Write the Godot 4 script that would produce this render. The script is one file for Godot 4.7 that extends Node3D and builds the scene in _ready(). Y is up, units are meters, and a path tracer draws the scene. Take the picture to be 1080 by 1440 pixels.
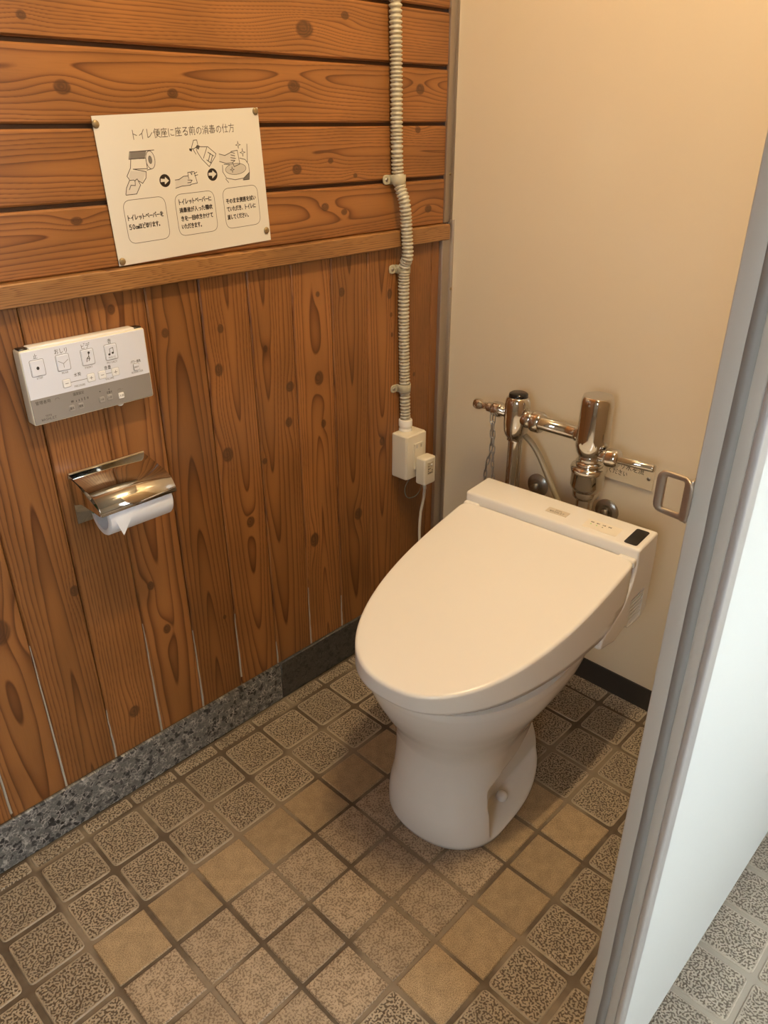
extends Node3D

const U := 0.103                       # tile pitch in metres
const WALL_X := -0.0464                # face of the cedar boards
const BACK_Z := -1.186                 # face of the beige back panel
var mats := {}
var taken := {}
var rng := RandomNumberGenerator.new()


# ---------------------------------------------------------------- mesh builder
class MB:
	var v := PackedVector3Array()
	var t := PackedVector2Array()
	var g := PackedInt32Array()
	var xf := Transform3D.IDENTITY

	func tri(a: Vector3, b: Vector3, c: Vector3, s := 0, ta := Vector2.ZERO, tb := Vector2.ZERO, tc := Vector2.ZERO) -> void:
		v.append(xf * a); v.append(xf * b); v.append(xf * c)
		t.append(ta); t.append(tb); t.append(tc)
		g.append(s); g.append(s); g.append(s)

	func quad(a: Vector3, b: Vector3, c: Vector3, d: Vector3, s := 0, ta := Vector2.ZERO, tb := Vector2.ZERO, tc := Vector2.ZERO, td := Vector2.ZERO) -> void:
		tri(a, b, c, s, ta, tb, tc)
		tri(a, c, d, s, ta, tc, td)

	func box(c: Vector3, size: Vector3, s0 := 0) -> void:
		var h := size / 2
		var p := []
		for i in 8:
			p.append(c + Vector3(h.x if i & 1 else -h.x, h.y if i & 2 else -h.y, h.z if i & 4 else -h.z))
		var f := [[0, 1, 3, 2], [4, 6, 7, 5], [0, 4, 5, 1], [2, 3, 7, 6], [0, 2, 6, 4], [1, 5, 7, 3]]
		for k in 6:
			quad(p[f[k][0]], p[f[k][1]], p[f[k][2]], p[f[k][3]], s0 + 10 + k)

	# box with rounded edges, smooth
	func rbox(c: Vector3, size: Vector3, r: float, m := 3) -> void:
		var h := size / 2
		var lists := []
		for ax in 3:
			var l := []
			for k in m + 1:
				l.append(-h[ax] + r * (1.0 - tan(PI / 4 * (1.0 - float(k) / m))))
			for k in m + 1:
				l.append(h[ax] - r * (1.0 - tan(PI / 4 * float(k) / m)))
			lists.append(l)
		for ax in 3:
			var a := (ax + 1) % 3
			var b := (ax + 2) % 3
			for sgn in [-1.0, 1.0]:
				var grid := []
				for i in lists[a].size():
					var row := []
					for j in lists[b].size():
						var q := Vector3.ZERO
						q[ax] = sgn * h[ax]; q[a] = lists[a][i]; q[b] = lists[b][j]
						var inner := q.clamp(-(h - Vector3(r, r, r)), h - Vector3(r, r, r))
						row.append(c + inner + (q - inner).normalized() * r)
					grid.append(row)
				for i in grid.size() - 1:
					for j in grid[0].size() - 1:
						if sgn > 0:
							quad(grid[i][j], grid[i + 1][j], grid[i + 1][j + 1], grid[i][j + 1], 1)
						else:
							quad(grid[i][j], grid[i][j + 1], grid[i + 1][j + 1], grid[i + 1][j], 1)

	# rings of equal length joined to a skin; ends capped from their middle
	func loft(rings: Array, s := 1, cap0 := true, cap1 := true, closed := true) -> void:
		var n: int = rings[0].size()
		for i in rings.size() - 1:
			for j in (n if closed else n - 1):
				var k := (j + 1) % n
				quad(rings[i][j], rings[i][k], rings[i + 1][k], rings[i + 1][j], s,
					Vector2(float(j) / n, float(i) / rings.size()), Vector2(float(j + 1) / n, float(i) / rings.size()), Vector2(float(j + 1) / n, float(i + 1) / rings.size()), Vector2(float(j) / n, float(i + 1) / rings.size()))
		for e in [0, 1]:
			if (e == 0 and not cap0) or (e == 1 and not cap1):
				continue
			var r: Array = rings[0] if e == 0 else rings[-1]
			var m := Vector3.ZERO
			for p in r:
				m += p
			m /= n
			for j in n:
				var k := (j + 1) % n
				if e == 0:
					tri(m, r[k], r[j], s + 1)
				else:
					tri(m, r[j], r[k], s + 1)

	# profile of (radius, height) turned about y; a third entry in a point starts a new smooth group
	func lathe(prof: Array, seg := 24) -> void:
		var s := 1
		for i in prof.size() - 1:
			if prof[i].size() > 2:
				s += 1
			for j in seg:
				var a0 := TAU * j / seg
				var a1 := TAU * (j + 1) / seg
				var p := Vector3(prof[i][0] * cos(a0), prof[i][1], prof[i][0] * sin(a0))
				var q := Vector3(prof[i][0] * cos(a1), prof[i][1], prof[i][0] * sin(a1))
				var r := Vector3(prof[i + 1][0] * cos(a1), prof[i + 1][1], prof[i + 1][0] * sin(a1))
				var w := Vector3(prof[i + 1][0] * cos(a0), prof[i + 1][1], prof[i + 1][0] * sin(a0))
				if prof[i][0] > 0.00001:
					tri(p, q, r, s)
				if prof[i + 1][0] > 0.00001:
					tri(p, r, w, s)

	# tube along points, radius may be a float or an array
	func tube(pts: Array, rad, seg := 12, closed := false) -> void:
		var rings := []
		var n := pts.size()
		var side := Vector3.ZERO
		for i in n:
			var d: Vector3
			if closed:
				d = pts[(i + 1) % n] - pts[(i - 1 + n) % n]
			else:
				d = pts[mini(i + 1, n - 1)] - pts[maxi(i - 1, 0)]
			d = d.normalized()
			if side == Vector3.ZERO:
				side = d.cross(Vector3.UP if absf(d.y) < 0.9 else Vector3.RIGHT).normalized()
			side = (side - d * side.dot(d)).normalized()
			var up := d.cross(side)
			var rr: float = rad[i] if rad is Array else rad
			var ring := []
			for j in seg:
				var a := TAU * j / seg
				ring.append(pts[i] + (side * cos(a) + up * sin(a)) * rr)
			rings.append(ring)
		if closed:
			rings.append(rings[0])
		loft(rings, 1, not closed, not closed)

	# outline (x, y) pushed along z from 0 to depth, both rims rounded by bevel
	func prism(poly: PackedVector2Array, depth: float, bevel := 0.0, steps := 2, uvbox := Rect2()) -> void:
		var rings := []
		var outs := []
		var start := v.size()
		if bevel > 0.0:
			for k in steps + 1:
				var a := PI / 2 * k / steps
				outs.append([bevel * (1.0 - sin(a)), bevel * (1.0 - cos(a))])
			for k in steps + 1:
				var a := PI / 2 * k / steps
				outs.append([bevel * (1.0 - cos(a)), depth - bevel * (1.0 - sin(a))])
		else:
			outs = [[0.0, 0.0], [0.0, depth]]
		var polys := []
		for o in outs:
			var p := inset(poly, o[0])
			polys.append(p)
			var ring := []
			for q in p:
				ring.append(Vector3(q.x, q.y, o[1]))
			rings.append(ring)
		loft(rings, 1, false, false)
		for e in [0, 1]:
			var p: PackedVector2Array = polys[0] if e == 0 else polys[-1]
			var z: float = outs[0][1] if e == 0 else outs[-1][1]
			var ids := Geometry2D.triangulate_polygon(p)
			var ccw := not Geometry2D.is_polygon_clockwise(p)
			for i in range(0, ids.size(), 3):
				var q := [p[ids[i]], p[ids[i + 1]], p[ids[i + 2]]]
				var area: float = (q[1] - q[0]).cross(q[2] - q[0])
				if (area > 0) != (ccw if e == 1 else not ccw):
					q.reverse()
				var w := []
				for k in 3:
					w.append(q[k])
				tri(Vector3(q[0].x, q[0].y, z), Vector3(q[1].x, q[1].y, z), Vector3(q[2].x, q[2].y, z), 2 + e, w[0], w[1], w[2])
		if uvbox.size.x != 0.0:
			var back := xf.affine_inverse()
			for i in range(start, v.size()):
				var p: Vector3 = back * v[i]
				t[i] = (Vector2(p.x, p.y) - uvbox.position) / uvbox.size

	static func inset(p: PackedVector2Array, d: float) -> PackedVector2Array:
		if d == 0.0:
			return p
		var cw := Geometry2D.is_polygon_clockwise(p)
		var out := PackedVector2Array()
		var n := p.size()
		for i in n:
			var a := (p[i] - p[(i - 1 + n) % n]).normalized()
			var b := (p[(i + 1) % n] - p[i]).normalized()
			var na := Vector2(-a.y, a.x) * (-1.0 if cw else 1.0)
			var nb := Vector2(-b.y, b.x) * (-1.0 if cw else 1.0)
			var m := na + nb
			out.append(p[i] + m * (d / maxf(0.3, 1.0 + na.dot(nb))))
		return out

	static func rounded(p: PackedVector2Array, r: float, seg := 4) -> PackedVector2Array:
		var out := PackedVector2Array()
		var n := p.size()
		for i in n:
			var a := (p[(i - 1 + n) % n] - p[i])
			var b := (p[(i + 1) % n] - p[i])
			var rr := minf(r, minf(a.length(), b.length()) * 0.45)
			var s := p[i] + a.normalized() * rr
			var e := p[i] + b.normalized() * rr
			for k in seg + 1:
				var f := float(k) / seg
				out.append(s.lerp(p[i], f).lerp(p[i].lerp(e, f), f))
		return out

	static func rect(w: float, h: float, r := 0.0, seg := 4) -> PackedVector2Array:
		var p := PackedVector2Array([Vector2(-w / 2, -h / 2), Vector2(w / 2, -h / 2), Vector2(w / 2, h / 2), Vector2(-w / 2, h / 2)])
		return rounded(p, r, seg) if r > 0 else p

	func commit(closed := true) -> ArrayMesh:
		var vol := 0.0
		for i in range(0, v.size(), 3):
			vol += v[i].dot(v[i + 1].cross(v[i + 2]))
		var flip := closed and vol > 0
		var st := SurfaceTool.new()
		st.begin(Mesh.PRIMITIVE_TRIANGLES)
		for i in range(0, v.size(), 3):
			for k in ([0, 2, 1] if flip else [0, 1, 2]):
				st.set_smooth_group(g[i + k])
				st.set_uv(t[i + k])
				st.add_vertex(v[i + k])
		st.generate_normals()
		st.index()
		return st.commit()


# ---------------------------------------------------------------- scene helpers
func numbered(called: String) -> String:
	if not taken.has(called):
		taken[called] = 0
		return called
	taken[called] += 1
	return "%s_%03d" % [called, taken[called]]


func part(called: String, mesh, m: Material, parent: Node3D, closed := true) -> MeshInstance3D:
	var o := MeshInstance3D.new()
	o.name = called
	o.mesh = mesh.commit(closed) if mesh is MB else mesh
	o.material_override = m
	parent.add_child(o, true)
	return o


func solid(called: String, mesh, m: Material, closed := true) -> MeshInstance3D:
	return part(numbered(called), mesh, m, self, closed)


func struct(called: String, mesh, m: Material, label := "") -> MeshInstance3D:
	var o := solid(called, mesh, m)
	o.set_meta("kind", "structure")
	if label:
		o.set_meta("label", label)
	return o


func tag(o: Node3D, label: String, category: String, group := "") -> void:
	o.set_meta("label", label)
	o.set_meta("category", category)
	if group:
		o.set_meta("group", group)


func thing(called: String, label: String, category: String, at := Vector3.ZERO, group := "") -> Node3D:
	var o := Node3D.new()
	o.name = numbered(called)
	add_child(o, true)
	o.position = at
	tag(o, label, category, group)
	return o


func lin(r: float, g: float, b: float) -> Color:
	return Color(r, g, b).linear_to_srgb()


func rgb(r: int, g: int, b: int) -> Color:
	return Color(r / 255.0, g / 255.0, b / 255.0)


func mat(called: String, c: Color, rough := 0.5, metal := 0.0, spec := 0.5) -> StandardMaterial3D:
	var m := StandardMaterial3D.new()
	m.resource_name = called
	m.albedo_color = c
	m.roughness = rough
	m.metallic = metal
	m.metallic_specular = spec
	mats[called] = m
	return m


func tex_mat(called: String, im: Image, rough := 0.5) -> StandardMaterial3D:
	var m := mat(called, Color.WHITE, rough)
	m.albedo_texture = ImageTexture.create_from_image(im)
	return m


func noise(seed_: int, type := FastNoiseLite.TYPE_SIMPLEX_SMOOTH, oct := 1) -> FastNoiseLite:
	var n := FastNoiseLite.new()
	n.seed = seed_
	n.noise_type = type
	n.frequency = 1.0
	n.fractal_type = FastNoiseLite.FRACTAL_NONE if oct == 1 else FastNoiseLite.FRACTAL_FBM
	n.fractal_octaves = oct
	return n


# ---------------------------------------------------------------- textures: wood
# s runs along the board, t across it, both in metres; knots are [s, t, radius]
func wood(w: int, h: int, along_y: bool, length: float, width: float, t0: float, d0: float, slope: float, rings: float, knots: Array, tone: Color, seed_: int) -> Image:
	var nA := noise(seed_)
	var nB := noise(seed_ + 7)
	var im := Image.create(w, h, false, Image.FORMAT_RGB8)
	var early := Color(0.290, 0.123, 0.038) * tone
	var late := Color(0.098, 0.031, 0.009) * tone
	for y in h:
		for x in w:
			var s: float
			var t: float
			if along_y:
				s = (y + 0.5) / h * length
				t = (x + 0.5) / w * width
			else:
				s = (x + 0.5) / w * length
				t = (y + 0.5) / h * width
			var tw := t + 0.0052 * nA.get_noise_2d(s * 1.7, t * 7.0) + 0.0011 * nA.get_noise_2d(s * 9.0, t * 40.0 + 50.0)
			var bump := 0.0
			var dark := 0.0
			for k in knots:
				var ds: float = s - k[0]
				var dt: float = tw - k[1]
				var kr: float = k[2]
				var reach := kr * 7.0
				if absf(ds) > reach * 2.2:
					continue
				var q := (ds * ds * 0.17 + dt * dt) / (kr * kr)
				if q < 30.0:
					bump += kr * (0.7 if along_y else 1.1) * exp(-q * (0.24 if along_y else 0.16))
				var q2 := (ds * ds * 0.6 + dt * dt) / (kr * kr)
				if q2 < 1.6:
					dark = maxf(dark, (1.0 - smoothstep(0.75, 1.5, q2)) * (0.88 + 0.12 * sin(sqrt(q2) * 13.0 + s * 300.0 + t * 500.0)))
			var dd := d0 + slope * s
			var r := sqrt((tw - t0) * (tw - t0) + dd * dd)
			var ph := (r + bump) * rings + 0.55 * nB.get_noise_2d(r * 38.0, 3.0)
			var f := ph - floorf(ph)
			var l := pow(f, 4.5) * (1.0 - smoothstep(0.93, 1.0, f)) + 0.10 * f
			var fib := nB.get_noise_2d(s * 16.0, t * (800.0 if along_y else 330.0))
			var blot := nA.get_noise_2d(s * 5.0 + 90.0, t * 14.0)
			var c := early.lerp(late, clampf(l * 1.15 + 0.05 * fib, 0.0, 1.0)) * (1.0 + 0.08 * fib + 0.14 * blot)
			if dark > 0.0:
				c = c.lerp(Color(0.062, 0.024, 0.010), dark * 0.85)
			im.set_pixel(x, y, c.linear_to_srgb())
	return im


# ---------------------------------------------------------------- textures: floor tiles, terrazzo
func tile_image(kind: int, seed_: int, light: Color, dark: Color) -> Array:
	var n := 176
	var nA := noise(seed_)
	var nB := noise(seed_ + 5, FastNoiseLite.TYPE_SIMPLEX, 3)
	var col := Image.create(n, n, false, Image.FORMAT_RGB8)
	var hgt := Image.create(n, n, false, Image.FORMAT_L8)
	for y in n:
		for x in n:
			var a := nA.get_noise_2d(x * 0.104, y * 0.104) + 0.2 * nA.get_noise_2d(x * 0.26 + 40, y * 0.26)
			var fine := nB.get_noise_2d(x * 0.22, y * 0.22)
			var patch := nB.get_noise_2d(x * 0.016 + 20, y * 0.016)
			var edge := minf(minf(x, y), minf(n - 1 - x, n - 1 - y)) / 9.0
			var g := 0.0
			if kind == 0:
				g = (1.0 - smoothstep(-0.24, -0.02, a)) * smoothstep(0.35, 1.0, edge)
			elif kind == 1:
				g = (1.0 - smoothstep(-0.42, -0.05, a + 0.75 * fine + 0.25 * patch)) * 0.8
			else:
				g = (1.0 - smoothstep(-0.30, 0.12, fine + 0.12 * a)) * 0.75
			var c := light.lerp(dark, clampf(g, 0.0, 1.0)) * (1.0 + 0.16 * fine + 0.15 * patch)
			col.set_pixel(x, y, c.linear_to_srgb())
			var hh := 1.0 - g * (1.0 if kind == 0 else 0.45) + fine * 0.06
			hgt.set_pixel(x, y, Color(hh * 0.85, hh * 0.85, hh * 0.85))
	return [col, hgt]


func terrazzo(seed_: int, base: Color, chip: Color, vein: Color, chips: float) -> Image:
	var w := 1024
	var h := 128
	var nc := noise(seed_, FastNoiseLite.TYPE_CELLULAR)
	nc.cellular_return_type = FastNoiseLite.RETURN_CELL_VALUE
	var ne := noise(seed_, FastNoiseLite.TYPE_CELLULAR)
	ne.cellular_return_type = FastNoiseLite.RETURN_DISTANCE2_SUB
	var nn := noise(seed_ + 3, FastNoiseLite.TYPE_SIMPLEX, 3)
	var im := Image.create(w, h, false, Image.FORMAT_RGB8)
	for y in h:
		for x in w:
			var px := x * 0.105 + 0.5 * nn.get_noise_2d(x * 0.05, y * 0.05)
			var py := y * 0.105 + 0.5 * nn.get_noise_2d(x * 0.05 + 60, y * 0.05)
			var cell := nc.get_noise_2d(px, py) * 0.5 + 0.5
			var e := ne.get_noise_2d(px, py) + 1.0
			var f := nn.get_noise_2d(x * 0.21, y * 0.21)
			var c := base.lerp(chip, smoothstep(0.5, 0.9, cell) * chips)
			c = c.lerp(vein, (1.0 - smoothstep(0.03, 0.30, e)) * clampf(0.5 + 0.9 * nn.get_noise_2d(x * 0.03, y * 0.03), 0.0, 1.0))
			c = c * (1.0 + 0.35 * f)
			im.set_pixel(x, y, c.linear_to_srgb())
	return im


# ---------------------------------------------------------------- textures: print
# each sign as pen strokes on a ten by ten grid, strokes parted by commas
const WATER := "1 0.7 2.3 2,0.5 3.5 1.8 4.8,0.5 9.5 2.5 6"
const PEN := {
	"ト": "3 0 3 10,3 4 8 6", "イ": "8 0 5 4 1 6,5 4 5 10", "レ": "2 0 2 9 5 8 9 4", "ッ": "2 4 3 6,5 3.5 6 6,8.5 3.5 8 7 5 10",
	"ペ": "0 6 3 2 5 3 10 8,8 1 9 1 9 2 8 2 8 1", "ー": "0.5 5 9.5 5", "パ": "3 2 2.5 5 0.5 9,6 2 8 5 9.5 9,8.5 0 9.5 0 9.5 1 8.5 1 8.5 0",
	"に": "1.5 1 1 5 1.5 9.5,4.5 2.5 8.5 2.5,4 7 5 8.5 9 8.5", "を": "1 2 8 2,4.5 0 3 4 1 7,2 5.5 5 4.5 5.5 7,9 4 5 6 3.5 8 5 9.5 9 9.5",
	"ほ": "1.5 1 1 5 1.5 9.5,4 1.5 9 1.5,4 4.5 9 4.5,6.5 1.5 6.8 8 5.5 9.5 4 8.5 5 7.5 7 7.8 9.5 9",
	"ど": "2 1 3.5 4,8 3 3.5 5 2 7.5 4 9.5 8.5 9.5,8 0 8.8 1.2,9.3 0 10 1", "切": "0.5 4.5 4.5 3.5,2.5 1 2.5 8.5 4.5 7.5,5 1.5 9.5 1.5 9 9 7.5 9,6.5 1.5 6.5 6 4.5 9.5",
	"り": "3 1 2.5 5 3 6,7 0.5 7.5 4 7 7 4.5 10", "ま": "1 2 9 2,1.5 4.5 8.5 4.5,5 0 5 8 3.5 9.5 2 8.5 3 7.3 6 7.8 9 9.5",
	"す": "0.5 2 9.5 2,6 0 6 5 4.5 6.5 3.3 5.3 4.5 4 6 5 6 7.5 4 10", "。": "1 8 2.5 8 2.5 9.5 1 9.5 1 8", "、": "1 7.5 2.5 9.5",
	"が": "1 3.5 6 3 6 8 4.5 9.5,3.5 0.5 3 5 1 9.5,8 3 9.5 6,7.5 0 8.3 1.2,9 0 9.8 1", "入": "4 0.5 5 1 4.5 4 1 9.5,5 2 6.5 6 9.5 9.5",
	"っ": "2 5 6 4 8.5 5.5 8 8 4.5 9.5", "た": "0.5 2.5 5.5 2,3 0 2.5 5 1 9.5,5.5 4.5 9 4.5,5.5 7.5 6.5 9 9.5 9",
	"き": "1.5 2 8 1.5,1.5 4.2 8.5 3.7,4.5 0 7.5 6.5 4.5 6,2 7.5 3.5 9.5 7.5 9.5", "一": "0.5 5 9.5 5", "回": "1 1 9 1 9 9.5 1 9.5 1 1,3.3 3.5 6.7 3.5 6.7 7 3.3 7 3.3 3.5",
	"吹": "0.5 2.5 3.5 2.5 3.5 7.5 0.5 7.5 0.5 2.5,6 0 4.5 4,5.5 2.2 9.5 2.2 8.8 4,7 3 6.5 6.5 4 9.8,7 5 9.8 9.8",
	"か": "0.5 3 6 2.7 6 8 4.5 9.5,3.3 0.5 2.8 5 0.8 9.5,8 2 9.7 5", "け": "1.5 1 1 5 1.5 9.5,4 3 9.5 3,7 0.5 7 6 5.5 9.8", "て": "0.5 2 9 1.2 5.5 3 4.5 6.5 6 9 8.5 9.5",
	"い": "2 1.5 1.8 6 3.5 9 4.5 7,7.5 2.5 9 6.5", "だ": "0.5 2.5 5.5 2,3 0 2.5 5 1 9.5,5.5 4.5 9 4.5,5.5 7.5 6.5 9 9.5 9,7.5 0.5 8.2 1.6,9 0.3 9.7 1.4",
	"そ": "2 1 8 1 1.5 5 9.5 4.5 5 6 4.5 8 7.5 9.8", "の": "5 2 4.5 6 2.5 8.5 1 6 2.5 3 6 1.8 9 4 8.5 7.5 5.5 9.5",
	"便": "3 0 0.5 4.5,2 2.5 2 10,3.5 1 9.8 1,4.2 2.8 9.2 2.8 9.2 6.3 4.2 6.3 4.2 2.8,4.2 4.5 9.2 4.5,6.8 1 6.5 6.5 3.5 9.8,4.5 7 9.8 9.8",
	"座": "5.3 0 5.3 1,1.3 1.2 9.7 1.2,1.5 1.2 1.3 6 0.3 9.8,5.8 2.5 5.8 9.3,4 2.8 2.5 5.3,4 4 5 5.3,7.8 2.8 6.5 5.3,7.8 4 9 5.3,2.8 6.5 8.8 6.5,1.8 9.5 9.8 9.5",
	"拭": "0.3 2.5 3.5 2.5,2 0 2 9.5 1 9,0.3 6.5 3.5 5,4 2.5 9.8 2.5,4.2 5.2 7 5.2,5.6 5.2 5.6 8.5,4 9 7 8.2,7.5 0 8 6 9.8 9.5,8.7 0.3 9.5 1.3",
	"流": "6.3 0 6.3 1.3,3.2 1.5 9.8 1.5,5.5 1.5 4 4 8.8 3.8,7.5 2.5 9 4.5,4.5 5.3 4.3 8 3 9.8,6.3 5.3 6.3 9.5,8.2 5.3 8.2 9.3 9.8 9.3",
	"し": "3 0.5 3 7.5 5 9.5 8.5 7", "く": "7 0.5 2.5 5 7 9.8", "さ": "1 3 9 2.3,4.5 0 7.5 6 4.5 5.5,2 7.3 3.5 9.5 7.5 9.5",
	"る": "2 1 8 1 1.5 6 5 4.5 8.5 5.5 8 9 5 9.7 3.5 8.5 5 7.5 6.5 9",
	"前": "3 0 4 1.3,7 0 6 1.3,0.5 1.7 9.5 1.7,1.3 3.2 1.3 9.8,1.3 3.2 4.7 3.2 4.7 9.5,1.3 5.2 4.7 5.2,1.3 7 4.7 7,6.6 3.2 6.6 7.5,9 3 9 9.7 7.8 9.3",
	"消": "6.5 0 6.5 3.5,4 0.8 5 2.8,9 0.8 8 2.8,4 3.7 9 3.7 9 9.7 8 9.3,4 3.7 4 9.8,4 5.7 9 5.7,4 7.6 9 7.6",
	"毒": "1.5 1 8.5 1,2 2.4 8 2.4,0.5 3.9 9.5 3.9,5 0 5 3.9,2.5 5 1.8 9 8 9 8.7 5 2.5 5,0.3 7 9.8 7,5 5 4.7 9",
	"仕": "3 0 0.5 4.5,2 2.5 2 10,3.8 3.5 9.8 3.5,6.8 0.3 6.8 9,4.3 9 9.3 9", "方": "5 0 5 1.8,0.5 2 9.5 2,4 2 3.5 6 0.8 9.8,3.8 4.5 8.3 4.5 7.8 9.5 6 9.3",
	"液": "6.3 0 6.3 1.5,3.3 1.7 9.8 1.7,5 2 3.3 5.5,4.3 4.5 4.3 9.8,6.8 2.5 5.3 6,6.3 3.8 9 3.8 8 7 5.3 9.8,6.3 5.5 9.8 9.8",
	"霧": "1 0.7 9 0.7,0.7 3.5 0.7 2.2 9.3 2.2 9.3 3.5,5 0.7 5 4,2 3.2 3.5 3.2,6.5 3.2 8 3.2,0.5 5 4.5 5,2.5 5 2.5 9.8,0.5 7 4.5 6.8,6.5 4.5 5 6.5,6 5.3 9.5 5.3 5 7.8,6.5 5.8 9.7 7.8,5.2 8.5 9 8.5 8.7 9.9,7 7.7 5 9.9",
	"止": "5 0.5 5 9.3,5 4.5 9 4.5,2 3.5 2 9.3,0.3 9.3 9.7 9.3", "お": "1 3 6.5 2.5,3.5 0.5 3.7 7.5 2.3 9 1.2 7.8 4 5 7.5 5 8.5 7.2 6 9.5,7.5 1.5 9.3 3.3",
	"ビ": "2 1.5 2 8.5 3 9.3 8.5 9.3,2 5.5 7.5 4,7.5 0 8.3 1.3,9 0 9.8 1.2", "デ": "2 1.5 7 1.5,0.5 4 9 4,5.5 4 5 7.5 2.5 9.8,8 0 8.8 1.2,9.3 0 10 1",
	"音": "5 0 5 1.2,1.5 1.4 8.5 1.4,3.3 1.8 3.8 3.3,6.7 1.8 6.2 3.3,0.5 3.6 9.5 3.6,2.3 5 7.7 5 7.7 9.7 2.3 9.7 2.3 5,2.3 7.3 7.7 7.3",
	"水": "5 0 5 9.5 4 9,0.7 3 4 3 0.7 8.5,9 1.5 5.2 4 9.5 9",
	"勢": "0.5 1.5 5 1.5,2.7 0 2.7 5,0.5 3 5 3,0.5 5 5 4.6,6.5 0 6.3 3 5.3 5.3,5.5 1.5 8.5 1.5 8.7 5 9.8 5,1 6.7 8.5 6.7 8 9.6 6.5 9.4,4.5 5.5 4 8 1.5 9.8",
	"量": "2.3 0.3 7.7 0.3 7.7 2.8 2.3 2.8 2.3 0.3,2.3 1.5 7.7 1.5,0.3 4 9.7 4,2.2 5 7.8 5 7.8 7.3 2.2 7.3 2.2 5,5 5 5 9.5,1.5 8.4 8.5 8.4,0.3 9.6 9.7 9.6",
	"ワ": "1.5 4.5 1.5 1.5 8.5 1.5 8 6 4.5 9.8",
	"脱": "0.3 9.8 1 6 1 0.7 3.5 0.7 3.5 9.7,1 3.5 3.5 3.5,1 6 3.5 6,5.5 0 6.3 1.6,9 0 8 1.6,5 2.2 9.3 2.2 9.3 5 5 5 5 2.2,6.3 5 6 8 4.5 9.8,8 5 8 9.3 9.8 9",
	"臭": "5 0 4.5 1,2.5 1 7.5 1 7.5 5.5 2.5 5.5 2.5 1,2.5 2.5 7.5 2.5,2.5 4 7.5 4,0.3 7 9.7 7,5 5.8 4.5 8 1 9.9,5 7 9 9.9",
	"管": "2 0 1 2,2 1 4.5 1,6.5 0 5.5 2,6.5 1 9.5 1,1 4 1 2.8 9.3 2.8 9.3 4,2.8 9.8 2.8 4.4 7.7 4.4 7.7 6.3 2.8 6.3,2.8 7.7 8 7.7 8 9.7 2.8 9.7",
	"理": "0.3 1 3.7 1,0.5 4.3 3.5 4.3,2 1 2 7.8,0.3 8.2 3.8 7.3,4.7 0.7 9.3 0.7 9.3 5.2 4.7 5.2 4.7 0.7,4.7 3 9.3 3,7 0.7 7 9.5,4.7 7.3 9.3 7.3,4 9.6 9.9 9.6",
	"者": "2 1.7 7.5 1.7,4.7 0 4.7 4,0.5 4 9.5 4,9 0.5 5 4.5 0.5 7,3 5.5 8 5.5 8 9.8 3 9.8 3 5.5,3 7.6 8 7.6",
	"用": "0.5 9.8 1.7 6.5 1.7 0.8 9 0.8 9 9.7 7.8 9.3,1.7 3.7 9 3.7,1.7 6.5 9 6.5,5.3 0.8 5.3 9.5",
	"温": "4 0.6 9 0.6 9 4.5 4 4.5 4 0.6,4 2.5 9 2.5,3.7 9.5 3.7 6 9.3 6 9.3 9.5,5.6 6 5.6 9.5,7.4 6 7.4 9.5,3 9.6 9.9 9.6",
	"度": "5 0 5 1,1.3 1.2 9.7 1.2,1.5 1.2 1.3 6 0.3 9.8,2.5 3 9.5 3,4.2 2 4.2 5 7.5 5 7.5 2,3 6.4 8 6.4 6 8.5 2.5 9.8,3.5 6.8 9.7 9.8",
	"設": "1 0.7 3.5 0.7,0.3 2.2 4.3 2.2,1 3.8 3.7 3.8,1 5.3 3.7 5.3,1 6.8 3.7 6.8 3.7 9.3 1 9.3 1 6.8,4.8 4.3 5.8 3 6 0.7 8.5 0.7 8.5 3.5 9.8 3.5,5 5.5 9 5.5 7.5 8 4.7 9.8,5.5 6 9.8 9.8",
	"定": "5 0 5 1.3,0.8 3.2 0.8 1.6 9.2 1.6 9.2 3.2,2.5 4 7.5 4,5 4 5 9,5 6.3 8.3 6.3,2.3 5.5 2 8 0.5 9.8,2.2 7.5 5 9.3 9.8 9.5",
	"5": "8 0.5 3 0.5 2.5 4.5 6 3.8 8 6 7.5 8.8 5 9.7 2 8.7", "0": "5 0.5 2.5 2 2 5 2.5 8 5 9.5 7.5 8 8 5 7.5 2 5 0.5", "㎝": "4 5 2 4.5 0.5 6 0.5 8 2 9.3 4 8.8,5.5 9.3 5.5 5 7.5 5 7.5 9.3,7.5 5 9.7 5 9.7 9.3",
	"S": "8.5 2 6 0.5 3 1 2 3 8 6.5 7.5 9 4 9.7 1.5 8.3", "T": "1 0.5 9 0.5,5 0.5 5 9.7", "O": "5 0.3 1.5 2 1 5 1.5 8 5 9.7 8.5 8 9 5 8.5 2 5 0.3", "P": "2 9.7 2 0.5 7 0.5 8.5 2.7 7 5 2 5",
	"R": "2 9.7 2 0.5 7 0.5 8.5 2.7 7 5 2 5,5 5 8.7 9.7", "E": "8.5 0.5 2 0.5 2 9.5 8.5 9.5,2 5 7.5 5", "A": "0.8 9.7 5 0.3 9.2 9.7,2.5 6.3 7.5 6.3", "F": "8.5 0.5 2 0.5 2 9.7,2 5 7.5 5",
	"N": "1.5 9.7 1.5 0.5 8.5 9.5 8.5 0.3", "I": "5 0.3 5 9.7", "V": "0.8 0.3 5 9.7 9.2 0.3", "C": "9 2 6.5 0.4 3 1 1.2 5 3 9 6.5 9.6 9 8", "Y": "0.8 0.3 5 5 9.2 0.3,5 5 5 9.7", "U": "1.5 0.3 1.5 7.5 4 9.6 7 9.3 8.5 7.5 8.5 0.3",
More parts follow.
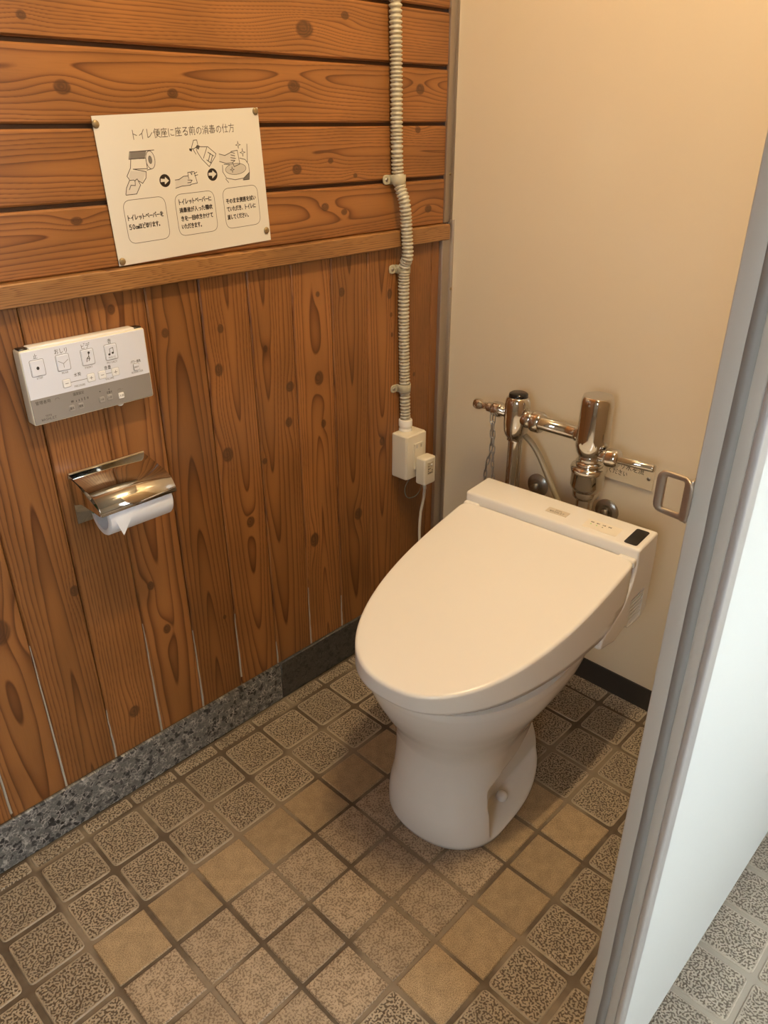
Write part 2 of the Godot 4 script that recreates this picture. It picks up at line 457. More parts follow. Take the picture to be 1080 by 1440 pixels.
	"L": "2 0.3 2 9.5 8.5 9.5", "M": "1 9.7 1 0.3 5 6 9 0.3 9 9.7", "D": "2 0.5 6 0.5 8.7 3 8.7 7 6 9.5 2 9.5 2 0.5", "Z": "1.5 0.5 8.5 0.5 1.5 9.5 8.7 9.5", "W": "0.5 0.3 2.7 9.7 5 2 7.3 9.7 9.5 0.3", "H": "1.5 0.3 1.5 9.7,8.5 0.3 8.5 9.7,1.5 5 8.5 5",
}
const WATERY := "流消液温"


func seg(im: Image, a: Vector2, b: Vector2, w: float, c: Color) -> void:
	var lo := Vector2(minf(a.x, b.x), minf(a.y, b.y)) - Vector2(w, w)
	var hi := Vector2(maxf(a.x, b.x), maxf(a.y, b.y)) + Vector2(w, w)
	var d := b - a
	var ll := maxf(d.length_squared(), 0.0001)
	for y in range(maxi(0, int(lo.y)), mini(im.get_height(), int(hi.y) + 2)):
		for x in range(maxi(0, int(lo.x)), mini(im.get_width(), int(hi.x) + 2)):
			var p := Vector2(x + 0.5, y + 0.5)
			var q := a + d * clampf((p - a).dot(d) / ll, 0.0, 1.0)
			var cov := clampf(w * 0.5 + 0.5 - p.distance_to(q), 0.0, 1.0)
			if cov > 0.0:
				im.set_pixel(x, y, im.get_pixel(x, y).lerp(c, cov * c.a))


func points(t: String) -> PackedVector2Array:
	var out := PackedVector2Array()
	var n := t.split_floats(" ", false)
	for i in range(0, n.size() - 1, 2):
		out.append(Vector2(n[i], n[i + 1]))
	return out


func path(im: Image, pts: PackedVector2Array, k: float, w: float, c: Color, shut := false) -> void:
	for i in pts.size() - (0 if shut else 1):
		seg(im, pts[i] * k, pts[(i + 1) % pts.size()] * k, w, c)


func fill_poly(im: Image, pts: PackedVector2Array, k: float, c: Color) -> void:
	var lo := Vector2(1e9, 1e9)
	var hi := -lo
	var q := PackedVector2Array()
	for p in pts:
		q.append(p * k)
		lo = lo.min(p * k)
		hi = hi.max(p * k)
	for y in range(int(lo.y), int(hi.y) + 1):
		for x in range(int(lo.x), int(hi.x) + 1):
			if x >= 0 and y >= 0 and x < im.get_width() and y < im.get_height() and Geometry2D.is_point_in_polygon(Vector2(x + 0.5, y + 0.5), q):
				im.set_pixel(x, y, im.get_pixel(x, y).lerp(c, c.a))


func oval(c: Vector2, rx: float, ry: float, n := 28) -> PackedVector2Array:
	var out := PackedVector2Array()
	for i in n:
		out.append(c + Vector2(cos(TAU * i / n) * rx, sin(TAU * i / n) * ry))
	return out


# text with its left end at a and its right end at b (mm), glyph height hh
func write_line(im: Image, text: String, x0: float, x1: float, yc: float, hh: float, k: float, w: float, c: Color) -> void:
	var n := text.length()
	var pitch := (x1 - x0) / n
	for i in n:
		var ch := text[i]
		if not PEN.has(ch):
			continue
		var strokes: String = PEN[ch]
		if ch in WATERY:
			strokes = WATER + "," + strokes
		for s in strokes.split(","):
			var p := points(s)
			for j in p.size():
				p[j] = Vector2(x0 + pitch * i + pitch * 0.92 * p[j].x / 10.0, yc - hh / 2 + hh * p[j].y / 10.0)
			path(im, p, k, w, c)


func notice_image() -> Image:
	var k := 4.0
	var im := Image.create(1188, 840, false, Image.FORMAT_RGB8)
	im.fill(rgb(220, 216, 208))
	var ink := rgb(38, 30, 28)
	write_line(im, "トイレ便座に座る前の消毒の仕方", 57, 246, 27.5, 12.5, k, 3.4, rgb(58, 46, 42))
	fill_poly(im, points("51 50 78 50 73 61 48 60"), k, rgb(120, 116, 112))
	fill_poly(im, points("46 76 71 79 63 94 49 88 41 87"), k, rgb(205, 200, 194))
	fill_poly(im, points("32 109 35 99 42 89 51 91 55 88 59 97 50 109"), k, rgb(212, 207, 200))
	fill_poly(im, points("154 52 159 53 158 57 154 55"), k, ink)
	fill_poly(im, points("169 48 174 51 171 55 166 52"), k, rgb(80, 76, 74))
	fill_poly(im, points("120 95 136 91 144 91 151 98 147 105 131 105 119 107"), k, rgb(208, 203, 196))
	fill_poly(im, points("209 64 220 67 233 63 240 66 239 76 233 79 221 79 208 75"), k, rgb(208, 203, 196))
	fill_poly(im, oval(Vector2(82.4, 63.2), 7.6, 12.6), k, rgb(215, 210, 204))
	path(im, oval(Vector2(82.4, 63.2), 7.6, 12.6), k, 3.0, ink, true)
	fill_poly(im, oval(Vector2(82, 63), 2.8, 5.4), k, rgb(120, 116, 112))
	path(im, oval(Vector2(82, 63), 2.8, 5.4), k, 2.2, ink, true)
	fill_poly(im, oval(Vector2(238.8, 88.7), 21, 8.4), k, rgb(196, 190, 182))
	path(im, oval(Vector2(238.8, 88.7), 21, 8.4), k, 2.4, ink, true)
	fill_poly(im, points("266 96 264 107 250 107 253 104"), k, rgb(110, 106, 102))
	for l in ["91 50 50 50 47 60 50 60 47 72 39 83 42 88", "50 60 75 60 75 75 51 74 72 79 70 88 63 95 57 91", "74 77 81 76", "32 108 35 99 42 89 49 89 51 91", "32 109 50 109 59 97 55 88 51 90 50 97 43 96 39 102",
			"120 95 127 95 136 91 144 91", "119 107 131 105 147 105", "143 97 151 98 148 101 142 101", "145 95 145 86 157 86 160 103 147 104", "149 86 152 90 153 85", "156 89 162 87", "157 92 163 91",
			"158 52 164 41 170 41 171 49 163 53 158 53", "161 54 165 61", "171 49 175 51 189 52 203 63 201 67 187 81 175 69 168 58 167 54", "187 53 178 68",
			"209 64 220 67 233 63 240 65", "208 75 221 79 233 79 239 76", "232 67 240 69", "231 71 241 73", "231 75 239 76", "233 62 246 61 248 82 236 85 234 79",
			"213 81 212 91 218 101 235 105 253 104 266 96 266 84 260 76 249 73", "216 80 227 81", "267 53 264 80", "216 102 221 108", "266 96 264 107 252 107"]:
		path(im, points(l), k, 3.6, ink)
	for l in ["192 62 187 72", "196 65 191 75", "188 60 198 66", "184 71 191 76"]:
		path(im, points(l), k, 5.0, rgb(70, 66, 64))
	for s in [[248.7, 53.1, 5.0], [256.3, 65.0, 5.5], [231.4, 89.2, 4.2]]:
		var star := PackedVector2Array()
		for i in 8:
			var r: float = s[2] if i % 2 == 0 else s[2] * 0.26
			star.append(Vector2(s[0] + cos(TAU * i / 8) * r, s[1] + sin(TAU * i / 8) * r * 1.1))
		path(im, star, k, 2.4, ink, true)
	for a in [[101.9, 94.4, "95 91 102 92 103 89 109 95 101 100 101 96 94 96"], [191.1, 93.2, "184 90 191 90 192 87 199 93 190 99 190 95 183 94"]]:
		fill_poly(im, oval(Vector2(a[0], a[1]), 9.6, 9.4), k, ink)
		fill_poly(im, points(a[2]), k, rgb(220, 216, 208))
	for b in [[24.0, 96.5], [114.0, 188.5], [206.0, 278.5]]:
		var r := MB.rounded(PackedVector2Array([Vector2(b[0], 116.5), Vector2(b[1], 116.5), Vector2(b[1], 180), Vector2(b[0], 180)]), 13, 8)
		path(im, r, k, 2.6, rgb(60, 50, 46), true)
	for l in [["トイレットペーパーを", 27.1, 90.5, 142], ["50㎝ほど切ります。", 27.4, 85.2, 155.5], ["トイレットペーパーに", 119.7, 183.2, 128.3], ["消毒液が入った霧吹", 120.0, 183.0, 141], ["きを一回吹きかけて", 120.4, 182.5, 153.8], ["いただきます。", 119.5, 161.6, 166],
			["そのまま便座を拭い", 210.7, 273.9, 136.5], ["ていただき、トイレに", 210.8, 272.1, 149], ["流してください。", 210.4, 257.9, 161.8]]:
		write_line(im, l[0], l[1], l[2], l[3], 7.4, k, 4.6, ink)
	return im


func remote_image() -> Image:
	var k := 5.0
	var im := Image.create(1020, 585, false, Image.FORMAT_RGB8)
	im.fill(rgb(220, 223, 234))
	im.fill_rect(Rect2i(0, 376, 1020, 209), rgb(142, 136, 132))
	var ink := rgb(42, 40, 42)
	var soft := rgb(96, 92, 92)
	for b in [[22.2, 28.9, 21.5], [61.7, 28.6, 21.0], [101.4, 28.3, 21.0], [140.8, 27.8, 21.0]]:
		path(im, MB.rounded(PackedVector2Array([Vector2(b[0] - b[2] / 2, b[1] - 12.5), Vector2(b[0] + b[2] / 2, b[1] - 12.5), Vector2(b[0] + b[2] / 2, b[1] + 12.5), Vector2(b[0] - b[2] / 2, b[1] + 12.5)]), 2.5), k, 2.6, soft, true)
	write_line(im, "止", 19, 25.5, 11, 7.5, k, 2.6, ink)
	write_line(im, "おしり", 51, 73, 10.5, 8, k, 2.8, ink)
	write_line(im, "ビデ", 93, 108.5, 10.5, 8, k, 2.8, ink)
	write_line(im, "音", 137.5, 144.5, 10.5, 7.5, k, 2.6, ink)
	for l in [["STOP", 17.5, 27.5, 44.3], ["REAR", 56.5, 67, 44.3], ["FRONT", 94, 107, 44.3], ["PRIVACY", 131, 149, 44.3], ["PRESSURE", 72, 90, 69.3], ["VOLUME", 124, 139, 69.3], ["DEODORIZER", 170, 191, 68.9]]:
		write_line(im, l[0], l[1], l[2], l[3], 3.0, k, 1.6, soft)
	fill_poly(im, oval(Vector2(22.2, 29), 2.2, 2.6), k, ink)
	for l in ["61.7 36 61.7 30 54 25", "61.7 30 69.5 25"]:
		path(im, points(l), k, 2.8, soft)
	for l in ["103.5 20.5 103 27 99.5 30 98.5 35", "103 27 104 31 102 34", "100.5 30 103.5 31"]:
		path(im, points(l), k, 5.0, ink)
	fill_poly(im, oval(Vector2(103.8, 21.5), 1.8, 2.0), k, ink)
	for l in ["138.5 31 138.5 22.5 144.5 21 144.5 29.5"]:
		path(im, points(l), k, 3.6, ink)
	fill_poly(im, oval(Vector2(137, 31), 1.9, 1.7), k, ink)
	fill_poly(im, oval(Vector2(143, 29.5), 1.9, 1.7), k, ink)
	write_line(im, "MUSIC", 135, 147, 36, 2.6, k, 1.4, soft)
	write_line(im, "水勢", 74.5, 86.5, 51.5, 6, k, 2.2, ink)
	write_line(im, "音量", 125, 137, 51.2, 6, k, 2.2, ink)
	path(im, points("60.9 61.3 100.9 61.3"), k, 3.4, rgb(90, 86, 88))
	path(im, points("119.8 60.8 142.7 60.8"), k, 3.4, rgb(90, 86, 88))
	for b in [[60.9, 61.4, 0], [100.9, 61.2, 1], [119.8, 60.8, 0], [142.7, 60.8, 1]]:
		var r := MB.rounded(PackedVector2Array([Vector2(b[0] - 6.5, b[1] - 6.5), Vector2(b[0] + 6.5, b[1] - 6.5), Vector2(b[0] + 6.5, b[1] + 6.5), Vector2(b[0] - 6.5, b[1] + 6.5)]), 2)
		fill_poly(im, r, k, rgb(232, 232, 234))
		path(im, r, k, 1.8, rgb(150, 148, 150), true)
		path(im, PackedVector2Array([Vector2(b[0] - 2.4, b[1]), Vector2(b[0] + 2.4, b[1])]), k, 3.0, ink)
		if b[2]:
			path(im, PackedVector2Array([Vector2(b[0], b[1] - 2.4), Vector2(b[0], b[1] + 2.4)]), k, 3.0, ink)
	write_line(im, "パワー脱臭", 171.5, 189.5, 51.5, 4.6, k, 1.8, ink)
	path(im, MB.rounded(PackedVector2Array([Vector2(175, 55), Vector2(185.5, 55), Vector2(185.5, 66), Vector2(175, 66)]), 1.5), k, 2.0, soft, true)
	write_line(im, "ONOFF", 176, 184.5, 60.5, 2.4, k, 1.4, soft)
	write_line(im, "管理者用", 7.5, 31.5, 81.6, 5.4, k, 2.2, rgb(66, 60, 56))
	path(im, points("38 83 39.5 80.5 43.5 80.5 45 83"), k, 1.8, rgb(80, 74, 70))
	write_line(im, "温度設定", 67, 85.5, 81, 4.8, k, 1.8, rgb(66, 60, 56))
	write_line(im, "便座", 62, 66.5, 91.6, 3.6, k, 1.5, rgb(66, 60, 56))
	for i in 4:
		path(im, PackedVector2Array([Vector2(70.5 + i * 4.6, 93.5), Vector2(70.5 + i * 4.6, 91.5 - i * 0.7)]), k, 4.4, rgb(48, 44, 42))
	write_line(im, "音", 88, 91.5, 91.6, 3.6, k, 1.5, rgb(66, 60, 56))
	for b in [[61.2, 101.7], [76.2, 101.7], [112.0, 100.0], [125.9, 99.4]]:
		fill_poly(im, MB.rounded(PackedVector2Array([Vector2(b[0] - 4.6, b[1] - 4.6), Vector2(b[0] + 4.6, b[1] - 4.6), Vector2(b[0] + 4.6, b[1] + 4.6), Vector2(b[0] - 4.6, b[1] + 4.6)]), 2), k, rgb(158, 152, 148))
	write_line(im, "温水", 57.5, 65, 101.7, 4.0, k, 1.6, rgb(52, 48, 46))
	write_line(im, "便座", 72.5, 80, 101.7, 4.0, k, 1.6, rgb(52, 48, 46))
	write_line(im, "入切", 108.7, 115.3, 100, 3.6, k, 1.5, rgb(62, 58, 56))
	write_line(im, "入切", 122.5, 129.2, 99.4, 3.6, k, 1.5, rgb(62, 58, 56))
	for c in [Vector2(111.2, 86.6), Vector2(126.8, 86.3)]:
		fill_poly(im, oval(c, 0.9, 0.9), k, rgb(40, 30, 28))
	write_line(im, "節電", 108, 115, 91.5, 4.0, k, 1.6, rgb(66, 60, 56))
	write_line(im, "定量水", 122, 132, 91.2, 4.0, k, 1.6, rgb(66, 60, 56))
	write_line(im, "パワー", 141, 151, 91.1, 3.6, k, 1.4, rgb(90, 84, 80))
	fill_poly(im, MB.rounded(PackedVector2Array([Vector2(141.2, 96.5), Vector2(150.8, 96.5), Vector2(150.8, 106), Vector2(141.2, 106)]), 1.5), k, rgb(232, 230, 230))
	write_line(im, "入切", 142.2, 150.2, 101.3, 4.4, k, 1.8, rgb(70, 66, 66))
	write_line(im, "TOTO", 18.5, 28.5, 104.0, 2.6, k, 1.7, rgb(60, 56, 54))
	write_line(im, "WASHLET", 11.5, 35.5, 109, 3.8, k, 1.9, rgb(60, 56, 54))
	return im


func _ready() -> void:
	rng.seed = 20240
	# ------------------------------------------------ camera, sky, light, exposure
	var cam := Camera3D.new()
	cam.name = "camera"
	add_child(cam)
	cam.transform = Transform3D(Basis(Vector3(0.71828611, -0.00142137, -0.69574639), Vector3(-0.31841806, 0.88845229, -0.33054874), Vector3(0.6186073, 0.45896679, 0.63771035)), Vector3(10.8597362, 11.9739433, 2.1951860) * U)
	cam.fov = 68.14
	cam.near = 0.02
	cam.current = true

	var env := Environment.new()
	var sky := Sky.new()
	var ps := ProceduralSkyMaterial.new()
	ps.sky_top_color = Color(0.88, 0.93, 0.96)
	ps.sky_horizon_color = Color(0.93, 0.96, 0.97)
	ps.ground_bottom_color = Color(0.55, 0.55, 0.53)
	ps.ground_horizon_color = Color(0.80, 0.82, 0.83)
	ps.sky_energy_multiplier = 3.3
	ps.ground_energy_multiplier = 2.2
	sky.sky_material = ps
	env.sky = sky
	env.background_mode = Environment.BG_SKY
	env.tonemap_mode = Environment.TONE_MAPPER_LINEAR
	env.tonemap_exposure = 1.0
	env.sdfgi_enabled = true
	env.ssao_enabled = true
	env.ssil_enabled = true
	var we := WorldEnvironment.new()
	we.name = "world_environment"
	we.environment = env
	add_child(we)

	make_materials()
	ceiling_lamp()
	room()
	floor_tiles()
	cedar_wall()
	partitions()
	toilet()
	flush_valve()
	notice()
	remote_control()
	paper_holder()
	conduit_and_outlet()
	small_fittings()


func make_materials() -> void:
	var gi := Image.create(256, 256, false, Image.FORMAT_RGB8)
	var gn := noise(5, FastNoiseLite.TYPE_SIMPLEX, 4)
	for y in 256:
		for x in 256:
			var q := smoothstep(-0.35, 0.35, gn.get_noise_2d(x * 0.022, y * 0.022)) * 0.8 + 0.2 * (gn.get_noise_2d(x * 0.4, y * 0.4 + 50) + 0.5)
			gi.set_pixel(x, y, Color(0.085, 0.060, 0.038).lerp(Color(0.235, 0.18, 0.125), clampf(q, 0, 1)).linear_to_srgb())
	var gm := tex_mat("grout", gi, 0.85)
	gm.uv1_triplanar = true
	gm.uv1_world_triplanar = true
	gm.uv1_scale = Vector3(0.55, 0.55, 0.55)
	mat("ceramic", lin(0.80, 0.785, 0.755), 0.09)
	mat("plastic_white", lin(0.80, 0.785, 0.76), 0.22)
	mat("plastic_ivory", lin(0.72, 0.66, 0.54), 0.35)
	mat("plastic_black", lin(0.012, 0.011, 0.011), 0.2)
	mat("chrome", lin(0.66, 0.65, 0.63), 0.07, 1.0)
	mat("chrome_dull", lin(0.45, 0.44, 0.42), 0.28, 1.0)
	mat("aluminium", lin(0.44, 0.37, 0.30), 0.4, 0.8)
	mat("aluminium_silver", lin(0.62, 0.62, 0.64), 0.35, 0.6)
	mat("panel_beige", lin(0.70, 0.60, 0.455), 0.13)
	mat("panel_white", lin(0.70, 0.73, 0.715), 0.4)
	mat("jamb_grey", lin(0.54, 0.51, 0.46), 0.5)
	mat("gasket", lin(0.285, 0.275, 0.26), 0.6)
	mat("base_dark", lin(0.035, 0.03, 0.027), 0.45)
	mat("plaster", lin(0.36, 0.33, 0.29), 0.9)
	mat("ceiling_white", lin(0.42, 0.40, 0.37), 0.9)
	mat("wood_backing", lin(0.10, 0.045, 0.018), 0.8)
	mat("paper", lin(0.76, 0.78, 0.83), 0.9)
	mat("core_green", lin(0.03, 0.16, 0.10), 0.35)
	mat("conduit", lin(0.50, 0.46, 0.36), 0.42)
	mat("conduit_clip", lin(0.46, 0.42, 0.31), 0.4)
	mat("brass", lin(0.30, 0.22, 0.12), 0.45, 0.6)
	mat("wire_green", lin(0.10, 0.11, 0.09), 0.5)
	mat("cord_grey", lin(0.55, 0.50, 0.42), 0.5)
	mat("hose", lin(0.42, 0.36, 0.25), 0.3, 0.3)
	mat("filler", lin(0.42, 0.38, 0.33), 0.9)
	mat("led", lin(0.10, 0.7, 0.10), 0.3)
	mat("label_silver", lin(0.55, 0.50, 0.43), 0.35, 0.3)
	var gl := mat("glass", Color(0.95, 0.98, 1.0, 0.06), 0.0)
	gl.transparency = BaseMaterial3D.TRANSPARENCY_ALPHA
	var lm := mat("lamp_glow", lin(0.9, 0.9, 0.9), 0.5)
	lm.emission_enabled = true
	lm.emission = Color(1.0, 0.87, 0.68)
	lm.emission_energy_multiplier = 2.0


func ceiling_lamp() -> void:
	var t := thing("ceiling_lamp", "warm tube lamp on the ceiling above the toilet", "lamp", Vector3(0.78, 2.45, -0.50))
	var b := MB.new()
	b.rbox(Vector3(0, -0.015, 0), Vector3(0.10, 0.03, 0.46), 0.008)
	part("housing", b, mats.plastic_white, t)
	b = MB.new()
	b.xf = Transform3D(Basis(Vector3.RIGHT, PI / 2), Vector3(0, -0.065, 0))
	b.lathe([[0, 0.18], [0.020, 0.18], [0.027, 0.172], [0.027, -0.172], [0.020, -0.18], [0, -0.18]], 24)
	part("tube", b, mats.lamp_glow, t)
	for z in [-0.19, 0.19]:
		b = MB.new()
		b.rbox(Vector3(0, -0.055, z), Vector3(0.06, 0.08, 0.02), 0.006)
		part("end_cap", b, mats.plastic_white, t)
	for z in [-0.12, 0.0, 0.12]:
		var l := OmniLight3D.new()
		l.name = "lamp_light"
		t.add_child(l, true)
		l.position = Vector3(0, -0.065, z)
		l.light_color = Color(1.0, 0.88, 0.68)
		l.light_energy = 0.62
		l.light_size = 0.024
		l.omni_range = 8.0
		l.omni_attenuation = 2.0
		l.shadow_enabled = true


func slab(lo: Vector3, hi: Vector3) -> MB:
	var b := MB.new()
	b.box((lo + hi) / 2, hi - lo)
	return b


func room() -> void:
	struct("ceiling", slab(Vector3(-0.3, 2.45, -1.5), Vector3(2.5, 2.57, 1.6)), mats.ceiling_white, "plain white ceiling")
	# front wall with a window, behind the camera
	var fw := MB.new()
	fw.box(Vector3(0.415, 1.175, 1.46), Vector3(1.43, 2.55, 0.12))
	fw.box(Vector3(2.115, 1.175, 1.46), Vector3(0.77, 2.55, 0.12))
	fw.box(Vector3(1.43, 2.175, 1.46), Vector3(0.60, 0.55, 0.12))
	fw.box(Vector3(1.43, 0.45, 1.46), Vector3(0.60, 1.10, 0.12))
	struct("wall_front", fw, mats.plaster, "plain plaster wall with a small window, facing the stall")
	var ff := MB.new()
	for x in [1.145, 1.715]:
		ff.box(Vector3(x, 1.45, 1.45), Vector3(0.03, 0.90, 0.05))
	for y in [1.015, 1.885]:
		ff.box(Vector3(1.43, y, 1.45), Vector3(0.60, 0.03, 0.05))
	var w2 := struct("window_2", ff, mats.aluminium, "small aluminium framed window facing the stall")
	part("pane", slab(Vector3(1.16, 1.03, 1.448), Vector3(1.70, 1.87, 1.452)), mats.glass, w2)
	# window wall on the right, in four pieces round the opening
	var b := MB.new()
	var z0 := -1.10
	var z1 := -0.15
	var y0 := 0.75
	var y1 := 2.1
	b.box(Vector3(2.46, (y0 - 0.1) / 2, 0.05), Vector3(0.12, y0 + 0.1, 2.9))
	b.box(Vector3(2.46, (y1 + 2.45) / 2, 0.05), Vector3(0.12, 2.45 - y1, 2.9))
	b.box(Vector3(2.46, (y0 + y1) / 2, (z1 + 1.5) / 2), Vector3(0.12, y1 - y0, 1.5 - z1))
	b.box(Vector3(2.46, (y0 + y1) / 2, (z0 - 1.4) / 2), Vector3(0.12, y1 - y0, z0 + 1.4))
	struct("wall_right", b, mats.plaster, "plaster wall with a window outside the stall")
	var f := MB.new()
	for z in [z0 + 0.02, (z0 + z1) / 2, z1 - 0.02]:
		f.box(Vector3(2.44, (y0 + y1) / 2, z), Vector3(0.05, y1 - y0, 0.04))
	for y in [y0 + 0.02, y1 - 0.02]:
		f.box(Vector3(2.44, y, (z0 + z1) / 2), Vector3(0.05, 0.04, z1 - z0))
	var w := struct("window_1", f, mats.aluminium, "aluminium sliding window beside the stall")
	for k in 2:
		var c := z0 + (z1 - z0) * (0.25 + 0.5 * k)
		part("pane", slab(Vector3(2.438, y0 + 0.04, c - (z1 - z0) / 4 + 0.02), Vector3(2.442, y1 - 0.04, c + (z1 - z0) / 4 - 0.02)), mats.glass, w)


# ---------------------------------------------------------------- floor
func tile_mesh(w: float, d: float, r: float, uv: Rect2) -> ArrayMesh:
	var b := MB.new()
	b.xf = Transform3D(Basis(Vector3.RIGHT, -PI / 2), Vector3.ZERO)
	b.prism(MB.rect(w, d, r, 3) if r > 0 else MB.rect(w, d), 0.012, 0.0016, 1, uv)
	return b.commit()


func floor_tiles() -> void:
	var fl := struct("floor", slab(Vector3(-0.3, -0.1, -1.5), Vector3(2.5, -0.0022, 1.6)), mats.grout, "brown grey grouted tile floor")
	var worm := []
	var worn := []
	var plain := []
	var light := Color(0.355, 0.285, 0.205)
	var dark := Color(0.105, 0.074, 0.046)
	for k in 4:
		worm.append(tile_material("tile_worm", tile_image(0, 100 + k * 11, light * (0.94 + 0.05 * k), dark), 0.12))
	for k in 4:
		worn.append(tile_material("tile_worn", tile_image(1, 200 + k * 11, Color(0.36, 0.275, 0.19) * (0.92 + 0.06 * k), Color(0.15, 0.10, 0.06)), 0.05))
	for k in 3:
		plain.append(tile_material("tile_plain", tile_image(2, 300 + k * 11, Color(0.37, 0.265, 0.155) * (0.9 + 0.09 * k), Color(0.22, 0.15, 0.085)), 0.03))
	var clean := []
	for k in 3:
		clean.append(tile_material("tile_clean", tile_image(0, 500 + k * 11, Color(0.50, 0.435, 0.345) * (0.95 + 0.05 * k), Color(0.20, 0.165, 0.125)), 0.12))
	part("grout_bed", slab(Vector3(0.925, -0.02, -1.18), Vector3(2.39, -0.0017, 1.39)), mat("grout_clean", lin(0.42, 0.37, 0.30), 0.85), fl)
	var size := U * 0.915
	var full := Rect2(-size / 2, -size / 2, size, size)
	var soft := tile_mesh(size, size, 0.010, full)
	var sharp := tile_mesh(size * 1.012, size * 1.012, 0.002, full)
	var narrow := tile_mesh(0.0285, size * 1.01, 0.005, full)
	var cut := tile_mesh(size, 0.048, 0.008, full)
	for i in range(-1, 14):
		for j in range(-4, 12):
			var m: ArrayMesh = soft
			var mt: Material = worm[rng.randi() % 4]
			var at := Vector3((i + 0.5) * U, -0.012, -(j + 0.5) * U)
			if i == -1:
				m = narrow
				at.x = -0.0205
			if j == 11:
				if i == -1:
					continue
				m = cut
				at.z = -1.1605
			if i >= 9:
				mt = clean[rng.randi() % 3]
			if i >= 2 and i <= 6 and j >= 0 and j <= 7 and not (i == 6 and j < 3) and not (i == 5 and j < 1):
				m = sharp
				if i == 2 or i == 6 or j >= 6:
					mt = plain[rng.randi() % 3]
				else:
					mt = worn[rng.randi() % 4]
			var o := part("tile", m, mt, fl)
			at += Vector3(rng.randf_range(-1, 1), 0, rng.randf_range(-1, 1)) * (0.0004 if i == -1 or j == 11 else 0.0009)
			at.y += rng.randf_range(-0.0006, 0.0006)
			o.position = at
			if i >= 0 and j < 11:
				o.rotation.y = (rng.randi() % 4) * PI / 2 + rng.randf_range(-0.012, 0.012)
	# the rest of the room, out of the picture
	var b := MB.new()
	for i in range(-1, 23):
		for j in range(-13, 11):
			if i < 14 and j >= -4:
				continue
			var w := 0.0285 if i == -1 else size
			var x := -0.0205 if i == -1 else (i + 0.5) * U
			b.box(Vector3(x, -0.006, -(j + 0.5) * U), Vector3(w, 0.012, size))
	var rest := part("far_tiles", b, mats.tile_far, fl)
	rest.set_meta("kind", "stuff")


func tile_material(called: String, im: Array, relief: float) -> StandardMaterial3D:
	var m := tex_mat(called, im[0], 0.62)
	m.heightmap_enabled = true
	m.heightmap_texture = ImageTexture.create_from_image(im[1])
	m.heightmap_scale = relief
	if not mats.has("tile_far"):
		mat("tile_far", lin(0.27, 0.21, 0.15), 0.7)
	return m


# ---------------------------------------------------------------- cedar wall
func board_mesh(length: float, width: float, along: Vector3, across: Vector3, thick := 0.012, cham := 0.002) -> ArrayMesh:
	var b := MB.new()
	var cs := [[0.0, 0.0], [thick - cham, 0.0], [thick, cham], [thick, width - cham], [thick - cham, width], [0.0, width]]
	var rings := [[], []]
	for e in 2:
		for c in cs:
			rings[e].append(Vector3.RIGHT * c[0] + across * c[1] + along * length * e)
	for j in 6:
		var k := (j + 1) % 6
		var horizontal := absf(along.z) > 0.5
		var uv := []
		for q in [[0, j], [0, k], [1, k], [1, j]]:
			var w: float = clampf(cs[q[1]][1] / width, 0.01, 0.99)
			uv.append(Vector2(q[0], w) if horizontal else Vector2(w, q[0]))
		b.quad(rings[0][j], rings[0][k], rings[1][k], rings[1][j], 20 + j, uv[0], uv[1], uv[2], uv[3])
	b.tri(rings[0][0], rings[0][1], rings[0][5], 40); b.tri(rings[0][1], rings[0][4], rings[0][5], 40); b.quad(rings[0][1], rings[0][2], rings[0][3], rings[0][4], 40)
	b.tri(rings[1][0], rings[1][5], rings[1][1], 41); b.tri(rings[1][1], rings[1][5], rings[1][4], 41); b.quad(rings[1][1], rings[1][4], rings[1][3], rings[1][2], 41)
	return b.commit()


func wood_mat(called: String, im: Image) -> StandardMaterial3D:
	var m := tex_mat(called, im, 0.36)
	m.texture_repeat = false
	return m


